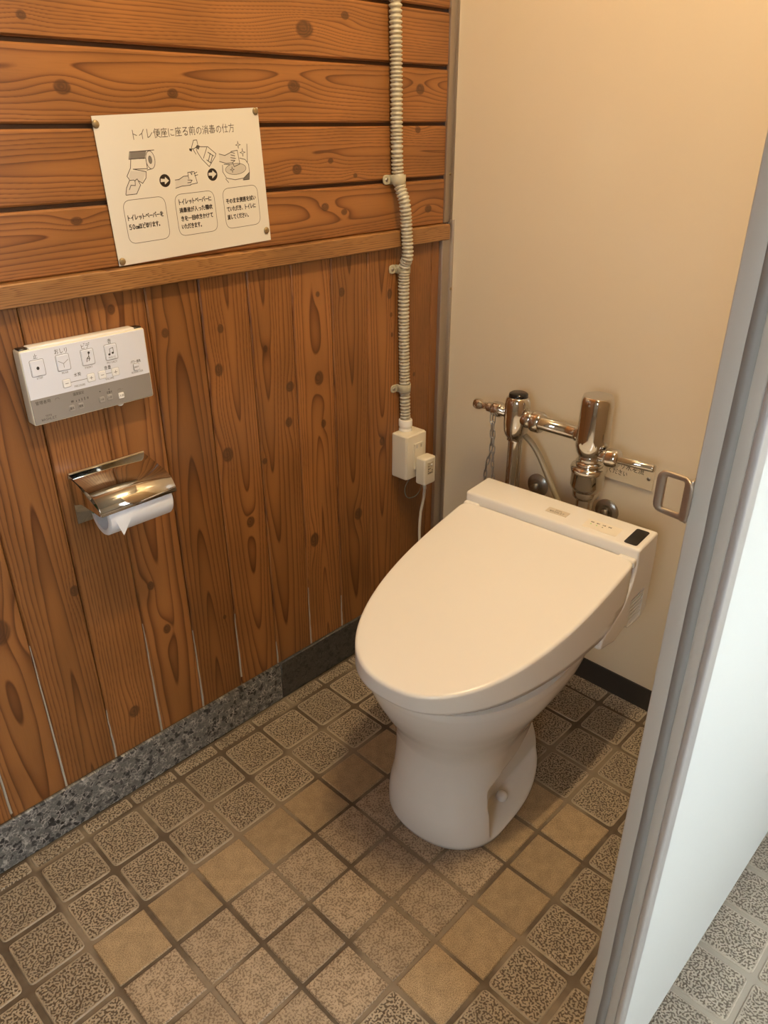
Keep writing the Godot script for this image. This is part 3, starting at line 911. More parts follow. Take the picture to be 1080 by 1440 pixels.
func cedar_wall() -> void:
	var wl := struct("wall_left", slab(Vector3(-0.17, 0.0, -1.5), Vector3(WALL_X - 0.010, 2.45, 1.52)), mats.wood_backing, "cedar boarded wall, upright boards below and level boards above")
	var top := 0.999
	var bottom := 0.1035
	# upright boards: knots, and the heart of the grain, board by board away from the corner
	var knots := {
		0: [[0.515, 0.066, 0.018]], 1: [[0.496, 0.097, 0.008]], 2: [[0.811, 0.054, 0.010]], 3: [[0.033, 0.037, 0.006], [0.551, 0.029, 0.007], [0.661, 0.045, 0.008]], 4: [[0.087, 0.024, 0.006], [0.70, 0.08, 0.004]],
		5: [[0.099, 0.040, 0.006], [0.173, 0.027, 0.009], [0.505, 0.061, 0.009], [0.342, 0.026, 0.011]], 6: [[0.243, 0.084, 0.008], [0.317, 0.077, 0.008], [0.155, 0.029, 0.005], [0.383, 0.012, 0.005]],
		7: [[0.243, 0.058, 0.011], [0.072, 0.066, 0.004], [0.617, 0.027, 0.013], [0.346, 0.067, 0.007]], 8: [[0.077, 0.030, 0.007], [0.602, 0.065, 0.011]], 9: [[0.101, 0.064, 0.008], [0.147, 0.071, 0.004], [0.192, 0.074, 0.004], [0.439, 0.038, 0.008]], 10: [[0.3, 0.05, 0.004]],
	}
	var heart := [[0.06, 0.02, 0.03, 120], [0.055, 0.035, -0.03, 135], [0.19, 0.02, 0.0, 150], [0.05, 0.03, 0.02, 125], [0.045, 0.05, -0.04, 130], [0.06, 0.005, 0.04, 140], [0.03, 0.02, 0.03, 150], [0.055, 0.04, -0.03, 150], [0.05, 0.01, 0.03, 145], [0.04, 0.03, 0.02, 160], [-0.06, 0.02, 0.0, 170], [0.15, 0.02, 0.0, 150]]
	var tones := [0.95, 0.84, 0.98, 1.02, 0.80, 1.0, 0.93, 1.12, 0.90, 1.04, 0.86, 0.90]
	var bm := board_mesh(top - bottom, U - 0.0012, Vector3.DOWN, Vector3.FORWARD, 0.012, 0.0026)
	var made := []
	for n in 12:
		var h: Array = heart[n]
		var k: float = tones[n]
		var im := wood(116, 900, true, top - bottom, U, h[0], h[1], h[2], h[3], knots.get(n, []), Color(k, k * 0.98, k * 0.95), 400 + n * 13)
		made.append(wood_mat("cedar_upright", im))
	for n in range(-13, 11):
		var o := part("board", bm, made[n] if n >= 0 else made[(n + 48) % 12], wl)
		o.position = Vector3(WALL_X - 0.012 + rng.randf_range(-0.0006, 0.0004), top, -n * U)
	var lastw := 1.175 - 11 * U
	var last := part("board", board_mesh(top - bottom, lastw, Vector3.DOWN, Vector3.FORWARD), made[11], wl)
	last.position = Vector3(WALL_X - 0.012, top, -11 * U)
	# pale filler squeezed out of the joints low on the wall
	for a in [[0, 0.25, 0.01], [1, 0.33, 0.0], [2, 0.12, 0.0], [3, 0.27, 0.0], [4, 0.20, 0.0], [5, 0.17, 0.02], [6, 0.06, 0.0], [7, 0.16, 0.0], [8, 0.09, 0.0]]:
		var pts := []
		var rad := []
		for q in 9:
			pts.append(Vector3(WALL_X - 0.0016 + rng.randf_range(-0.0006, 0.0003), bottom + a[2] + a[1] * q / 8.0, -a[0] * U + rng.randf_range(-0.0006, 0.0006)))
			rad.append(0.0026 - 0.0018 * q / 8.0)
		var b := MB.new()
		b.tube(pts, rad, 6)
		part("joint_filler", b, mats.filler, wl)
	# level boards
	var ys := [1.028, 1.1265, 1.2305, 1.3335, 1.4325, 1.536]
	var kh := {
		0: [[1.315, 0.063, 0.008], [1.014, 0.033, 0.007], [1.064, 0.046, 0.006], [0.518, 0.019, 0.007], [0.591, 0.019, 0.004]], 1: [[0.949, 0.073, 0.008], [1.032, 0.063, 0.005], [1.277, 0.007, 0.006], [1.096, 0.093, 0.004]],
		2: [[0.531, 0.052, 0.009], [0.707, 0.057, 0.007], [0.951, 0.046, 0.010], [1.282, 0.037, 0.009]], 3: [[0.981, 0.060, 0.014], [1.077, 0.031, 0.007], [0.492, 0.074, 0.005]], 4: [],
	}
	var hh := [[0.04, 0.012, 0.02, 165], [0.05, 0.03, -0.02, 170], [0.03, 0.04, -0.02, 175], [-0.02, 0.02, 0.02, 185], [0.05, 0.02, 0.01, 175]]
	var length := 0.2 + 1.168
	var level := []
	for n in 5:
		var im := wood(1300, 136, false, length, ys[n + 1] - ys[n], hh[n][0], hh[n][1], hh[n][2], hh[n][3], kh[n], Color(1.06, 1.04, 1.0), 700 + n * 17)
		level.append(wood_mat("cedar_level", im))
	var y := 1.028
	for n in 14:
		var hi: float = ys[n + 1] if n < 5 else y + 0.1025
		var wd := hi - y - 0.0065
		var o := part("board", board_mesh(length, wd, Vector3.FORWARD, Vector3.DOWN, 0.013, 0.003), level[n % 5], wl)
		o.position = Vector3(WALL_X - 0.013, hi - 0.0065, 0.2)
		var p := part("board", board_mesh(1.2, wd, Vector3.FORWARD, Vector3.DOWN, 0.013, 0.003), level[(n + 2) % 5], wl)
		p.position = Vector3(WALL_X - 0.013, hi - 0.0065, 1.4)
		y = hi
	# rail between the two fields of boards
	var rim := wood(1400, 36, false, 2.57, 0.034, 0.12, 0.02, 0.0, 300, [], Color(1.12, 1.30, 1.50), 911)
	var rail := struct("trim_1", board_mesh(2.57, 0.0335, Vector3.FORWARD, Vector3.DOWN, 0.027, 0.002), wood_mat("cedar_rail", rim), "pale cedar dado rail between upright and level boards")
	rail.position = Vector3(WALL_X - 0.012, 1.0275, 1.396)
	# terrazzo skirting slabs
	var ta := terrazzo(31, Color(0.13, 0.13, 0.125), Color(0.018, 0.018, 0.020), Color(0.44, 0.42, 0.39), 1.0)
	var tb := terrazzo(57, Color(0.055, 0.05, 0.045), Color(0.02, 0.02, 0.02), Color(0.085, 0.078, 0.07), 0.8)
	var base := struct("baseboard_left", slab(Vector3(-0.17, 0.0, -1.30), Vector3(WALL_X + 0.0005, 0.1025, 1.52)), mats.grout, "terrazzo skirting under the cedar boards")
	for a in [[-0.6185, 0.29, ta, "terrazzo_front"], [-1.19, -0.6205, tb, "terrazzo_rear"], [0.292, 1.39, ta, "terrazzo_near"]]:
		var b := MB.new()
		b.xf = Transform3D(Basis(Vector3(0, 0, -1), Vector3.UP, Vector3.RIGHT), Vector3(WALL_X, 0.0, 0.0))
		var poly := PackedVector2Array([Vector2(-a[1], 0.001), Vector2(-a[0], 0.001), Vector2(-a[0], 0.1035), Vector2(-a[1], 0.1035)])
		b.prism(poly, 0.0075, 0.0015, 1, Rect2(0, 0, 0.9, 0.1125))
		var m := tex_mat(a[3], a[2], 0.42)
		part("slab", b, m, base)


# ---------------------------------------------------------------- panels
func partitions() -> void:
	struct("wall_back", slab(Vector3(WALL_X - 0.0, 0.001, BACK_Z - 0.04), Vector3(2.4, 2.45, BACK_Z)), mats.panel_beige, "glossy beige laminate panel behind the toilet")
	struct("baseboard_back", slab(Vector3(WALL_X + 0.012, 0.0005, BACK_Z), Vector3(0.912, 0.060, BACK_Z + 0.0035)), mats.base_dark, "dark vinyl skirting along the beige panel")
	# aluminium corner strips
	var b := MB.new()
	b.rbox(Vector3(WALL_X + 0.001, 1.715, -1.1765), Vector3(0.008, 1.37, 0.021), 0.001, 1)
	b.box(Vector3(WALL_X + 0.0075, 1.715, BACK_Z + 0.0006), Vector3(0.007, 1.37, 0.0012))
	var t2 := struct("trim_2", b, mats.aluminium, "brown tinted aluminium corner strip above the rail")
	b = MB.new()
	b.rbox(Vector3(WALL_X + 0.003, 0.5105, -1.1705), Vector3(0.014, 1.02, 0.029), 0.002, 2)
	b.rbox(Vector3(WALL_X + 0.012, 0.5185, BACK_Z + 0.002), Vector3(0.012, 1.035, 0.006), 0.0015, 1)
	var t3 := struct("trim_3", b, mats.aluminium, "aluminium channel in the corner below the rail")
	for a in [[WALL_X + 0.005, 1.13, -1.180, t2], [WALL_X + 0.0185, 0.885, -1.181, t3]]:
		var s := MB.new()
		s.xf = Transform3D(Basis(Vector3.FORWARD, PI / 2), Vector3(a[0], a[1], a[2]))
		s.lathe([[0.0, 0.0016], [0.002, 0.0013], [0.0034, 0.0], [0.0034, -0.001], [0, -0.001]], 12)
		part("screw", s, mats.brass, a[3])
	# stall partition on the right: jamb, gasket, silver edge, white outer face
	var z0 := -0.368
	var p := struct("wall_partition", slab(Vector3(0.9065, 0.055, BACK_Z + 0.002), Vector3(0.9460, 2.0, z0 - 0.022)), mats.panel_beige, "stall partition, beige inside")
	part("outer_face", slab(Vector3(0.9460, 0.055, BACK_Z + 0.002), Vector3(0.9490, 2.0, z0 - 0.004)), mats.panel_white, p).set_meta("label", "white outer face of the stall partition")
	var j := MB.new()
	j.rbox(Vector3(0.9135, 1.0275, z0 - 0.012), Vector3(0.0175, 1.945, 0.024), 0.0015, 1)
	j.box(Vector3(0.9260, 1.0275, z0 - 0.014), Vector3(0.012, 1.945, 0.016))
	j.rbox(Vector3(0.9368, 1.0275, z0 - 0.012), Vector3(0.0115, 1.945, 0.024), 0.0015, 1)
	part("jamb", j, mats.jamb_grey, p).set_meta("label", "grey metal jamb at the end of the partition")
	var gk := MB.new()
	var rows := []
	var nz := noise(77, FastNoiseLite.TYPE_SIMPLEX, 2)
	for q in 120:
		var y := 0.056 + 1.94 * q / 119.0
		var e := 0.0006 * nz.get_noise_2d(y * 9.0, 0)
		var e2 := 0.0005 * nz.get_noise_2d(y * 9.0, 40)
		rows.append([Vector3(0.9213 + e, y, z0 - 0.006), Vector3(0.9213 + e, y, z0 + 0.0012), Vector3(0.9317 + e2, y, z0 + 0.0012), Vector3(0.9317 + e2, y, z0 - 0.006)])
	gk.loft(rows, 1)
	part("gasket", gk, mats.gasket, p).set_meta("label", "dark grey rubber strip along the jamb")
	var ed := MB.new()
	ed.rbox(Vector3(0.9462, 1.0275, z0 - 0.010), Vector3(0.0075, 1.945, 0.022), 0.0028, 3)
	part("edge_strip", ed, mats.aluminium_silver, p).set_meta("label", "silver rounded edge strip")
	part("plinth", slab(Vector3(0.9120, 0.0, BACK_Z + 0.002), Vector3(0.9410, 0.056, z0 - 0.03)), mats.base_dark, p)


# ---------------------------------------------------------------- toilet
func outline(hw: float, zf: float, zc: float, zb: float, rear: float, n: int, pf := 2.2, pb := 4.0) -> Array:
	# closed ring in the floor plane, from the front point round by the right
	var out := []
	for i in n:
		var a := TAU * i / n
		var cx := sin(a)
		var cz := cos(a)
		if cz >= 0:
			out.append(Vector2(hw * signf(cx) * pow(absf(cx), 2.0 / pf), zc + (zf - zc) * pow(cz, 2.0 / pf)))
		else:
			var w := lerpf(hw, rear, smoothstep(0.0, 1.0, -cz))
			out.append(Vector2(w * signf(cx) * pow(absf(cx), 2.0 / pb), zc + (zb - zc) * pow(-cz, 2.0 / pb)))
	return out


func key(tab: Array, y: float, c: int) -> float:
	# smooth curve through the rows of a table, first column the place
	for i in tab.size() - 1:
		if y <= tab[i + 1][0]:
			var f := clampf((y - tab[i][0]) / (tab[i + 1][0] - tab[i][0]), 0, 1)
			var p0: float = tab[maxi(i - 1, 0)][c]
			var p3: float = tab[mini(i + 2, tab.size() - 1)][c]
			return cubic_interpolate(tab[i][c], tab[i + 1][c], p0, p3, f)
	return tab[-1][c]


const TOILET_X := 0.449
const TOILET_Z := -0.70


func toilet() -> void:
	var t := thing("toilet", "cream white ceramic toilet with closed electronic bidet seat", "toilet", Vector3(TOILET_X, 0, TOILET_Z))
	t.rotation.y = 0.06
	var o := -TOILET_Z
	# half width, front, widest, back
	var tab := [
		[0.0, 0.122, -0.548, -0.66, -0.905], [0.012, 0.126, -0.543, -0.66, -0.908], [0.05, 0.124, -0.544, -0.66, -0.905], [0.10, 0.116, -0.553, -0.66, -0.89], [0.16, 0.112, -0.557, -0.66, -0.88],
		[0.21, 0.117, -0.550, -0.67, -0.885], [0.25, 0.130, -0.534, -0.68, -0.92], [0.29, 0.148, -0.512, -0.69, -0.955], [0.33, 0.166, -0.492, -0.70, -0.975], [0.37, 0.176, -0.478, -0.71, -0.985], [0.39, 0.177, -0.476, -0.71, -0.985]]
	var rings := []
	var ny := 130
	for q in ny + 1:
		var y := 0.39 * q / ny
		if q == 0:
			y = 0.001
		var hw := key(tab, y, 1)
		var ring := []
		var pts := outline(hw, key(tab, y, 2), key(tab, y, 3), key(tab, y, 4), hw * 0.78, 260, 2.15, 3.2)
		for p in pts:
			var x: float = p.x
			var z: float = p.y
			var topy := 0.118 + 0.036 * sqrt(clampf((-0.622 - z) / 0.075, 0.0, 1.0)) + maxf(0.0, -0.70 - z) * 0.36
			var m := smoothstep(-0.622, -0.632, z) * smoothstep(0.016, 0.027, y) * (1.0 - smoothstep(topy - 0.008, topy + 0.010, y))
			var inner := 0.040 + 0.25 * absf(y - 0.12)
			if absf(x) > inner:
				x = signf(x) * lerpf(absf(x), inner + (absf(x) - inner) * 0.12, m)
			ring.append(Vector3(x - 0.005 * (1.0 - smoothstep(0.2, 0.36, y)), y, z + o))
		rings.append(ring)
	var b := MB.new()
	b.loft(rings, 1)
	part("bowl", b, mats.ceramic, t).set_meta("label", "glossy ceramic pedestal bowl with recessed sides")
	for sx in [-1.0, 1.0]:
		b = MB.new()
		b.xf = Transform3D(Basis(Vector3.FORWARD, -0.25 * -sx), Vector3(sx * 0.080, 0.024, -0.716 + o))
		b.lathe([[0.0, 0.014], [0.006, 0.0132], [0.010, 0.010], [0.0118, 0.004], [0.0118, -0.01], [0.0, -0.01]], 20)
		part("bolt_cap", b, mats.ceramic, t)
	b = MB.new()
	b.xf = Transform3D(Basis(Vector3.UP, -0.72) * Basis(Vector3.RIGHT, PI / 2 - 0.1), Vector3(-0.071, 0.036, -0.5665 + o))
	b.lathe([[0.0, 0.0035], [0.004, 0.003], [0.0058, 0.001], [0.0058, -0.008], [0.0, -0.008]], 16)
	part("screw_cap", b, mats.ceramic, t)
	# seat ring just under the lid
	rings = []
	for a in [[0.386, 0.93], [0.390, 0.985], [0.402, 0.99], [0.410, 0.97]]:
		var ring := []
		for p in outline(0.178 * a[1], -0.700 + (0.228) * a[1], -0.80, -0.93, 0.165, 96, 2.3):
			ring.append(Vector3(p.x, a[0], p.y + o))
		rings.append(ring)
	b = MB.new()
	b.loft(rings, 1)
	part("seat", b, mats.plastic_white, t)
	# lid
	var lid := lid_rings(o)
	b = MB.new()
	b.loft(lid, 1)
	part("lid", b, mats.plastic_white, t).set_meta("label", "smooth closed lid sloping down to the front")
	bidet_unit(t, o)


func lid_top(z: float) -> float:
	return 0.440 + (-0.452 - z) * 0.175


func lid_rings(o: float) -> Array:
	var n := 160
	var prof := []       # inset from the edge, drop under the top
	for k in 7:
		var a := PI / 2 * k / 6.0
		prof.append([0.006 * (1.0 - sin(a)), 0.006 * (1.0 - cos(a))])
	var rings := []
	for f in [0.02, 0.35, 0.7, 0.88]:
		rings.append(lid_ring(n, f, 0.0, o))
	for p in prof:
		rings.append(lid_ring(n, 1.0, p[1], o, p[0]))
	for q in 9:
		rings.append(lid_ring(n, 1.0, -1.0 - q / 8.0, o))
	rings.append(lid_ring(n, 0.96, -2.0, o))
	rings.append(lid_ring(n, 0.5, -2.0, o))
	return rings


func lid_ring(n: int, f: float, drop: float, o: float, ins := 0.0) -> Array:
	var out := []
	for p in outline(0.191 - ins, -0.450 - ins, -0.86, -0.932 + ins, 0.192 - ins, n, 2.4, 10.0):
		var x: float = p.x * f
		var z: float = -0.70 + (p.y + 0.70) * f
		var y := lid_top(z) + 0.004 * (1.0 - f * f)
		if drop >= 0.0:
			y -= drop
		else:
			var k := -1.0 - drop
			var y1 := 0.408
			y = lerpf(lid_top(z) - 0.006, y1, k)
			z = maxf(z, key([[0.400, -0.812], [0.405, -0.822], [0.416, -0.852], [0.436, -0.898], [0.474, -0.922], [0.505, -0.930], [0.54, -0.932]], y, 1))
			x *= 1.0 + 0.006 * k
		out.append(Vector3(x, y, z + o))
	return out


func bidet_unit(t: Node3D, o: float) -> void:
	# side profile (z, y) pushed across the toilet
	var b := MB.new()
	b.xf = Transform3D(Basis(Vector3(0, 0, 1), Vector3.UP, Vector3(-1, 0, 0)), Vector3(0.1915, 0, o))
	var prof := MB.rounded(PackedVector2Array([Vector2(-0.935, 0.542), Vector2(-1.019, 0.546), Vector2(-1.026, 0.500), Vector2(-1.024, 0.374), Vector2(-1.002, 0.358), Vector2(-0.945, 0.364), Vector2(-0.925, 0.378), Vector2(-0.885, 0.366), Vector2(-0.822, 0.382), Vector2(-0.827, 0.403), Vector2(-0.857, 0.413), Vector2(-0.903, 0.434), Vector2(-0.928, 0.472), Vector2(-0.935, 0.505)]), 0.0065, 3)
	b.prism(prof, 0.383, 0.0045, 3)
	var unit := CSGCombiner3D.new()
	unit.name = "bidet_unit"
	t.add_child(unit, true)
	var housing := CSGMesh3D.new()
	housing.name = "housing"
	housing.mesh = b.commit()
	housing.material = mats.plastic_white
	unit.add_child(housing)
	for sx in [-1.0, 1.0]:          # a hollow behind the air grille on both sides, slats across its mouth
		var cut := CSGBox3D.new()
		cut.name = "air_hollow"
		cut.operation = CSGShape3D.OPERATION_SUBTRACTION
		cut.size = Vector3(0.16, 0.064, 0.060)
		cut.position = Vector3(sx * 0.1915, 0.402, -0.966 + o)
		cut.material = mats.plastic_white
		unit.add_child(cut, true)
		for k in 6:
			b = MB.new()
			b.box(Vector3(sx * 0.1902, 0.3800 + k * 0.0092, -0.966 + o), Vector3(0.0016, 0.0024, 0.0602))
			part("grille_slat", b, mats.plastic_white, unit)
	unit.set_meta("label", "cream bidet seat housing across the back")
	var slope := atan2(0.004, 0.084)
	var top := func(x: float, f: float) -> Transform3D:   # a frame on the upper face, f from its front to its back
		return Transform3D(Basis(Vector3.RIGHT, -PI / 2 + slope), Vector3(x, 0.5421 + 0.004 * f, -0.935 - 0.084 * f + o))
	b = MB.new()
	b.xf = top.call(0.168, 0.47)
	b.prism(MB.rect(0.026, 0.060, 0.005), 0.0012, 0.0004, 1)
	part("sensor_window", b, mats.plastic_black, unit).set_meta("label", "black receiver window")
	b = MB.new()
	b.xf = top.call(0.005, 0.42)
	b.prism(MB.rect(0.046, 0.019, 0.001), 0.0006, 0.0, 1, Rect2(-0.023, 0.0095, 0.046, -0.019))
	var im := Image.create(184, 76, false, Image.FORMAT_RGB8)
	im.fill(rgb(205, 196, 182))
	write_line(im, "TOTO", 16, 30, 5.5, 3.2, 4.0, 2.2, rgb(90, 82, 76))
	write_line(im, "WASHLET", 7, 39, 12, 5.5, 4.0, 2.8, rgb(90, 82, 76))
	part("badge", b, tex_mat("badge", im, 0.3), unit)
	b = MB.new()
	b.xf = top.call(0.101, 0.40)
	b.prism(MB.rect(0.070, 0.034, 0.003), 0.0005, 0.0, 1, Rect2(-0.035, 0.017, 0.070, -0.034))
	im = Image.create(280, 136, false, Image.FORMAT_RGB8)
	im.fill(rgb(232, 226, 214))
	for k in 4:
		write_line(im, ["便座", "温水", "水量", "管理"][k], 8 + k * 12, 15 + k * 12, 9, 3.6, 4.0, 2.0, rgb(80, 74, 70))
	for k in 3:
		fill_poly(im, oval(Vector2(11.5 + k * 12, 17), 1.5, 1.2), 4.0, [rgb(120, 215, 60), rgb(120, 190, 70), rgb(70, 64, 60)][k])
	part("indicator_panel", b, tex_mat("indicator", im, 0.3), unit)
	# hinge cheeks at the lid's back corners
	for sx in [-1.0, 1.0]:
		b = MB.new()
		b.rbox(Vector3(sx * 0.172, 0.514, -0.930 + o), Vector3(0.036, 0.020, 0.016), 0.006, 3)
		part("hinge", b, mats.plastic_white, unit)


# ---------------------------------------------------------------- flush valve
func flush_valve() -> void:
	var z := -1.112
	var t := thing("flush_valve", "chrome flush valve with lever and stop valve behind the toilet", "flush valve", Vector3(0, 0, z))
	var b := MB.new()
	# stop valve with its riser
	var sx := 0.229
	b.xf = Transform3D(Basis(), Vector3(sx, 0, 0))
	b.lathe([[0, 0.700], [0.022, 0.700, 1], [0.0255, 0.697], [0.0275, 0.690], [0.0285, 0.672], [0.0285, 0.640], [0.027, 0.622], [0.024, 0.612], [0.0185, 0.606], [0.0185, 0.600, 1], [0.0165, 0.599], [0, 0.599]], 32)
	part("stop_valve", b, mats.chrome, t)
	b = MB.new()
	b.xf = Transform3D(Basis(), Vector3(sx, 0, 0))
	b.lathe([[0, 0.7085], [0.0175, 0.7085], [0.0205, 0.7065], [0.021, 0.7035], [0.021, 0.696], [0, 0.696]], 28)
	part("stop_cap", b, mats.plastic_black, t).set_meta("label", "black cap on the stop valve")
	b = MB.new()
	b.tube([Vector3(sx + 0.002, 0.605, 0), Vector3(sx + 0.002, 0.34, 0), Vector3(sx + 0.002, 0.30, -0.006), Vector3(sx + 0.002, 0.285, -0.03), Vector3(sx + 0.002, 0.283, -0.072)], 0.0165, 24)
	part("riser_pipe", b, mats.chrome, t)
	# side tap on the stop valve
	b = MB.new()
	b.xf = Transform3D(Basis(Vector3.FORWARD, PI / 2), Vector3(sx, 0.658, 0))
	b.lathe([[0, -0.118], [0.006, -0.118], [0.0115, -0.114], [0.013, -0.106], [0.0115, -0.098], [0.0085, -0.094], [0.0078, -0.084], [0.009, -0.080], [0.0115, -0.078, 1], [0.0115, -0.068], [0.010, -0.064, 1], [0.016, -0.063], [0.0175, -0.058, 1], [0.0175, -0.044], [0.0155, -0.040, 1], [0.012, -0.038], [0.012, -0.015], [0, -0.015]], 8 * 3)
	part("side_tap", b, mats.chrome, t)
	# cross pipe
	b = MB.new()
	b.xf = Transform3D(Basis(Vector3.FORWARD, PI / 2), Vector3(sx, 0.655, 0))
	b.lathe([[0, 0.01], [0.0195, 0.012], [0.0195, 0.040], [0.017, 0.043, 1], [0.0225, 0.044], [0.0235, 0.047, 1], [0.0235, 0.062], [0.022, 0.065, 1], [0.0145, 0.066], [0.0145, 0.149, 1], [0.0165, 0.150], [0.0175, 0.156], [0.0195, 0.170], [0, 0.18]], 32)
	part("cross_pipe", b, mats.chrome, t)
	# main body: faceted cap above, round union below
	var vx := 0.418
	var rings := []
	for a in [[0.614, 0.024], [0.626, 0.031], [0.640, 0.0345], [0.660, 0.0355], [0.722, 0.0345], [0.738, 0.0335], [0.7435, 0.0315], [0.7455, 0.029]]:
		var ring := []
		for i in 48:
			var th := TAU * i / 48.0 + 0.35
			var face := cos(PI / 6.0) / cos(fposmod(th, PI / 3.0) - PI / 6.0)
			var k: float = smoothstep(0.64, 0.67, a[0])
			var r: float = a[1] * lerpf(1.0, face * 1.06, 0.6 * k)
			ring.append(Vector3(vx + cos(th) * r, a[0], sin(th) * r))
		rings.append(ring)
	b = MB.new()
	b.loft(rings, 1)
	part("valve_body", b, mats.chrome, t)
	b = MB.new()
	b.xf = Transform3D(Basis(), Vector3(vx, 0, 0))
	b.lathe([[0, 0.622], [0.026, 0.620], [0.024, 0.610], [0.0245, 0.606, 1], [0.029, 0.604], [0.030, 0.600], [0.028, 0.596, 1], [0.037, 0.594], [0.0385, 0.589], [0.0375, 0.583, 1], [0.035, 0.580], [0.035, 0.552], [0.032, 0.543], [0.028, 0.538, 1], [0.0285, 0.533], [0.0275, 0.524], [0.0225, 0.519], [0, 0.519]], 36)
	part("union_nut", b, mats.chrome, t)
	b = MB.new()
	b.tube([Vector3(vx, 0.525, 0), Vector3(vx, 0.36, 0), Vector3(vx, 0.345, 0.004), Vector3(vx, 0.335, 0.02), Vector3(vx, 0.333, 0.073)], 0.0185, 24)
	part("flush_pipe", b, mats.chrome, t)
	# lever
	b = MB.new()
	b.xf = Transform3D(Basis(Vector3.FORWARD, PI / 2 - 0.05), Vector3(vx, 0.624, 0.004))
	b.lathe([[0, 0.005], [0.013, 0.012], [0.0135, 0.036], [0.0125, 0.039, 1], [0.0185, 0.040], [0.0195, 0.043, 1], [0.0195, 0.058], [0.018, 0.063], [0.0145, 0.066, 1], [0.0085, 0.067], [0.0085, 0.138], [0.0078, 0.1405], [0, 0.141]], 28)
	part("lever", b, mats.chrome, t)
	# chain hanging from the side tap
	var ch := thing("chain", "small chrome link chain hanging beside the stop valve", "chain", Vector3(0.174, 0.648, z + 0.014))
	var strands := [[Vector3(0, 0, 0.004), Vector3(0.004, -0.028, 0.006), Vector3(0.006, -0.06, 0.006), Vector3(0.004, -0.09, 0.004), Vector3(-0.006, -0.128, 0.004), Vector3(-0.008, -0.175, 0.004)], [Vector3(0.008, 0.002, 0.006), Vector3(0.012, -0.03, 0.010), Vector3(0.018, -0.07, 0.014), Vector3(0.020, -0.11, 0.016), Vector3(0.030, -0.16, 0.02), Vector3(0.036, -0.19, 0.02)]]
	var link := MB.new()
	var lp := []
	for i in 20:
		var a := TAU * i / 20.0
		lp.append(Vector3(0.0038 * cos(a), 0.0065 * sin(a) + 0.0050 * signf(sin(a)) * smoothstep(0.0, 0.3, absf(sin(a))), 0))
	link.tube(lp, 0.0012, 6, true)
	var lm := link.commit()
	for s in strands:
		var c := Curve3D.new()
		for p in s:
			c.add_point(p)
		var len_ := c.get_baked_length()
		var n := int(len_ / 0.0175)
		for i in n:
			var p := c.sample_baked(i * 0.0175 + 0.008)
			var q := c.sample_baked(minf(i * 0.0175 + 0.012, len_))
			var o := part("link", lm, mats.chrome_dull, ch)
			var d := (p - q).normalized()
			var e := d.cross(Vector3.RIGHT if i % 2 == 0 else Vector3(0.3, 0, 1)).normalized()
			o.transform = Transform3D(Basis(d.cross(e).normalized() * -1.0, d, e).orthonormalized(), p)
	# supply hose and wall plates
	var c2 := Curve3D.new()
	c2.add_point(Vector3(0.240, 0.622, z + 0.002), Vector3.ZERO, Vector3(0.02, -0.02, -0.02))
	c2.add_point(Vector3(0.305, 0.535, z - 0.022), Vector3(-0.03, 0.05, 0), Vector3(0.03, -0.05, 0))
	c2.add_point(Vector3(0.362, 0.42, z - 0.03), Vector3(-0.02, 0.05, 0), Vector3(0.02, -0.04, 0))
	c2.add_point(Vector3(0.372, 0.33, z + 0.03), Vector3(0, 0.04, -0.02), Vector3.ZERO)
	b = MB.new()
	b.tube(Array(c2.tessellate(4, 4)), 0.0068, 14)
	b.xf = Transform3D.IDENTITY
	var hose := part("supply_hose", b, mats.hose, t)
	hose.position.z = -z
	hose.set_meta("label", "grey water hose running down behind the seat")
	for a in [[0.255, 0.470, "round steel wall plate beside the stop valve pipe"], [0.436, 0.466, "round steel wall plate below the flush lever"]]:
		var w := thing("wall_plate", a[2], "wall plate", Vector3(a[0], a[1], BACK_Z))
		b = MB.new()
		b.xf = Transform3D(Basis(Vector3.RIGHT, PI / 2), Vector3.ZERO)
		b.lathe([[0, 0.0], [0.028, 0.0], [0.028, 0.002, 1], [0.025, 0.005], [0.017, 0.008, 1], [0.0, 0.008]], 28)
		part("rosette", b, mats.chrome_dull, w)
		b = MB.new()
		b.xf = Transform3D(Basis(Vector3.RIGHT, PI / 2), Vector3.ZERO)
		b.lathe([[0, 0.006], [0.010, 0.006], [0.010, 0.016], [0.0075, 0.020], [0, 0.021]], 6)
		part("bolt", b, mats.chrome_dull, w)


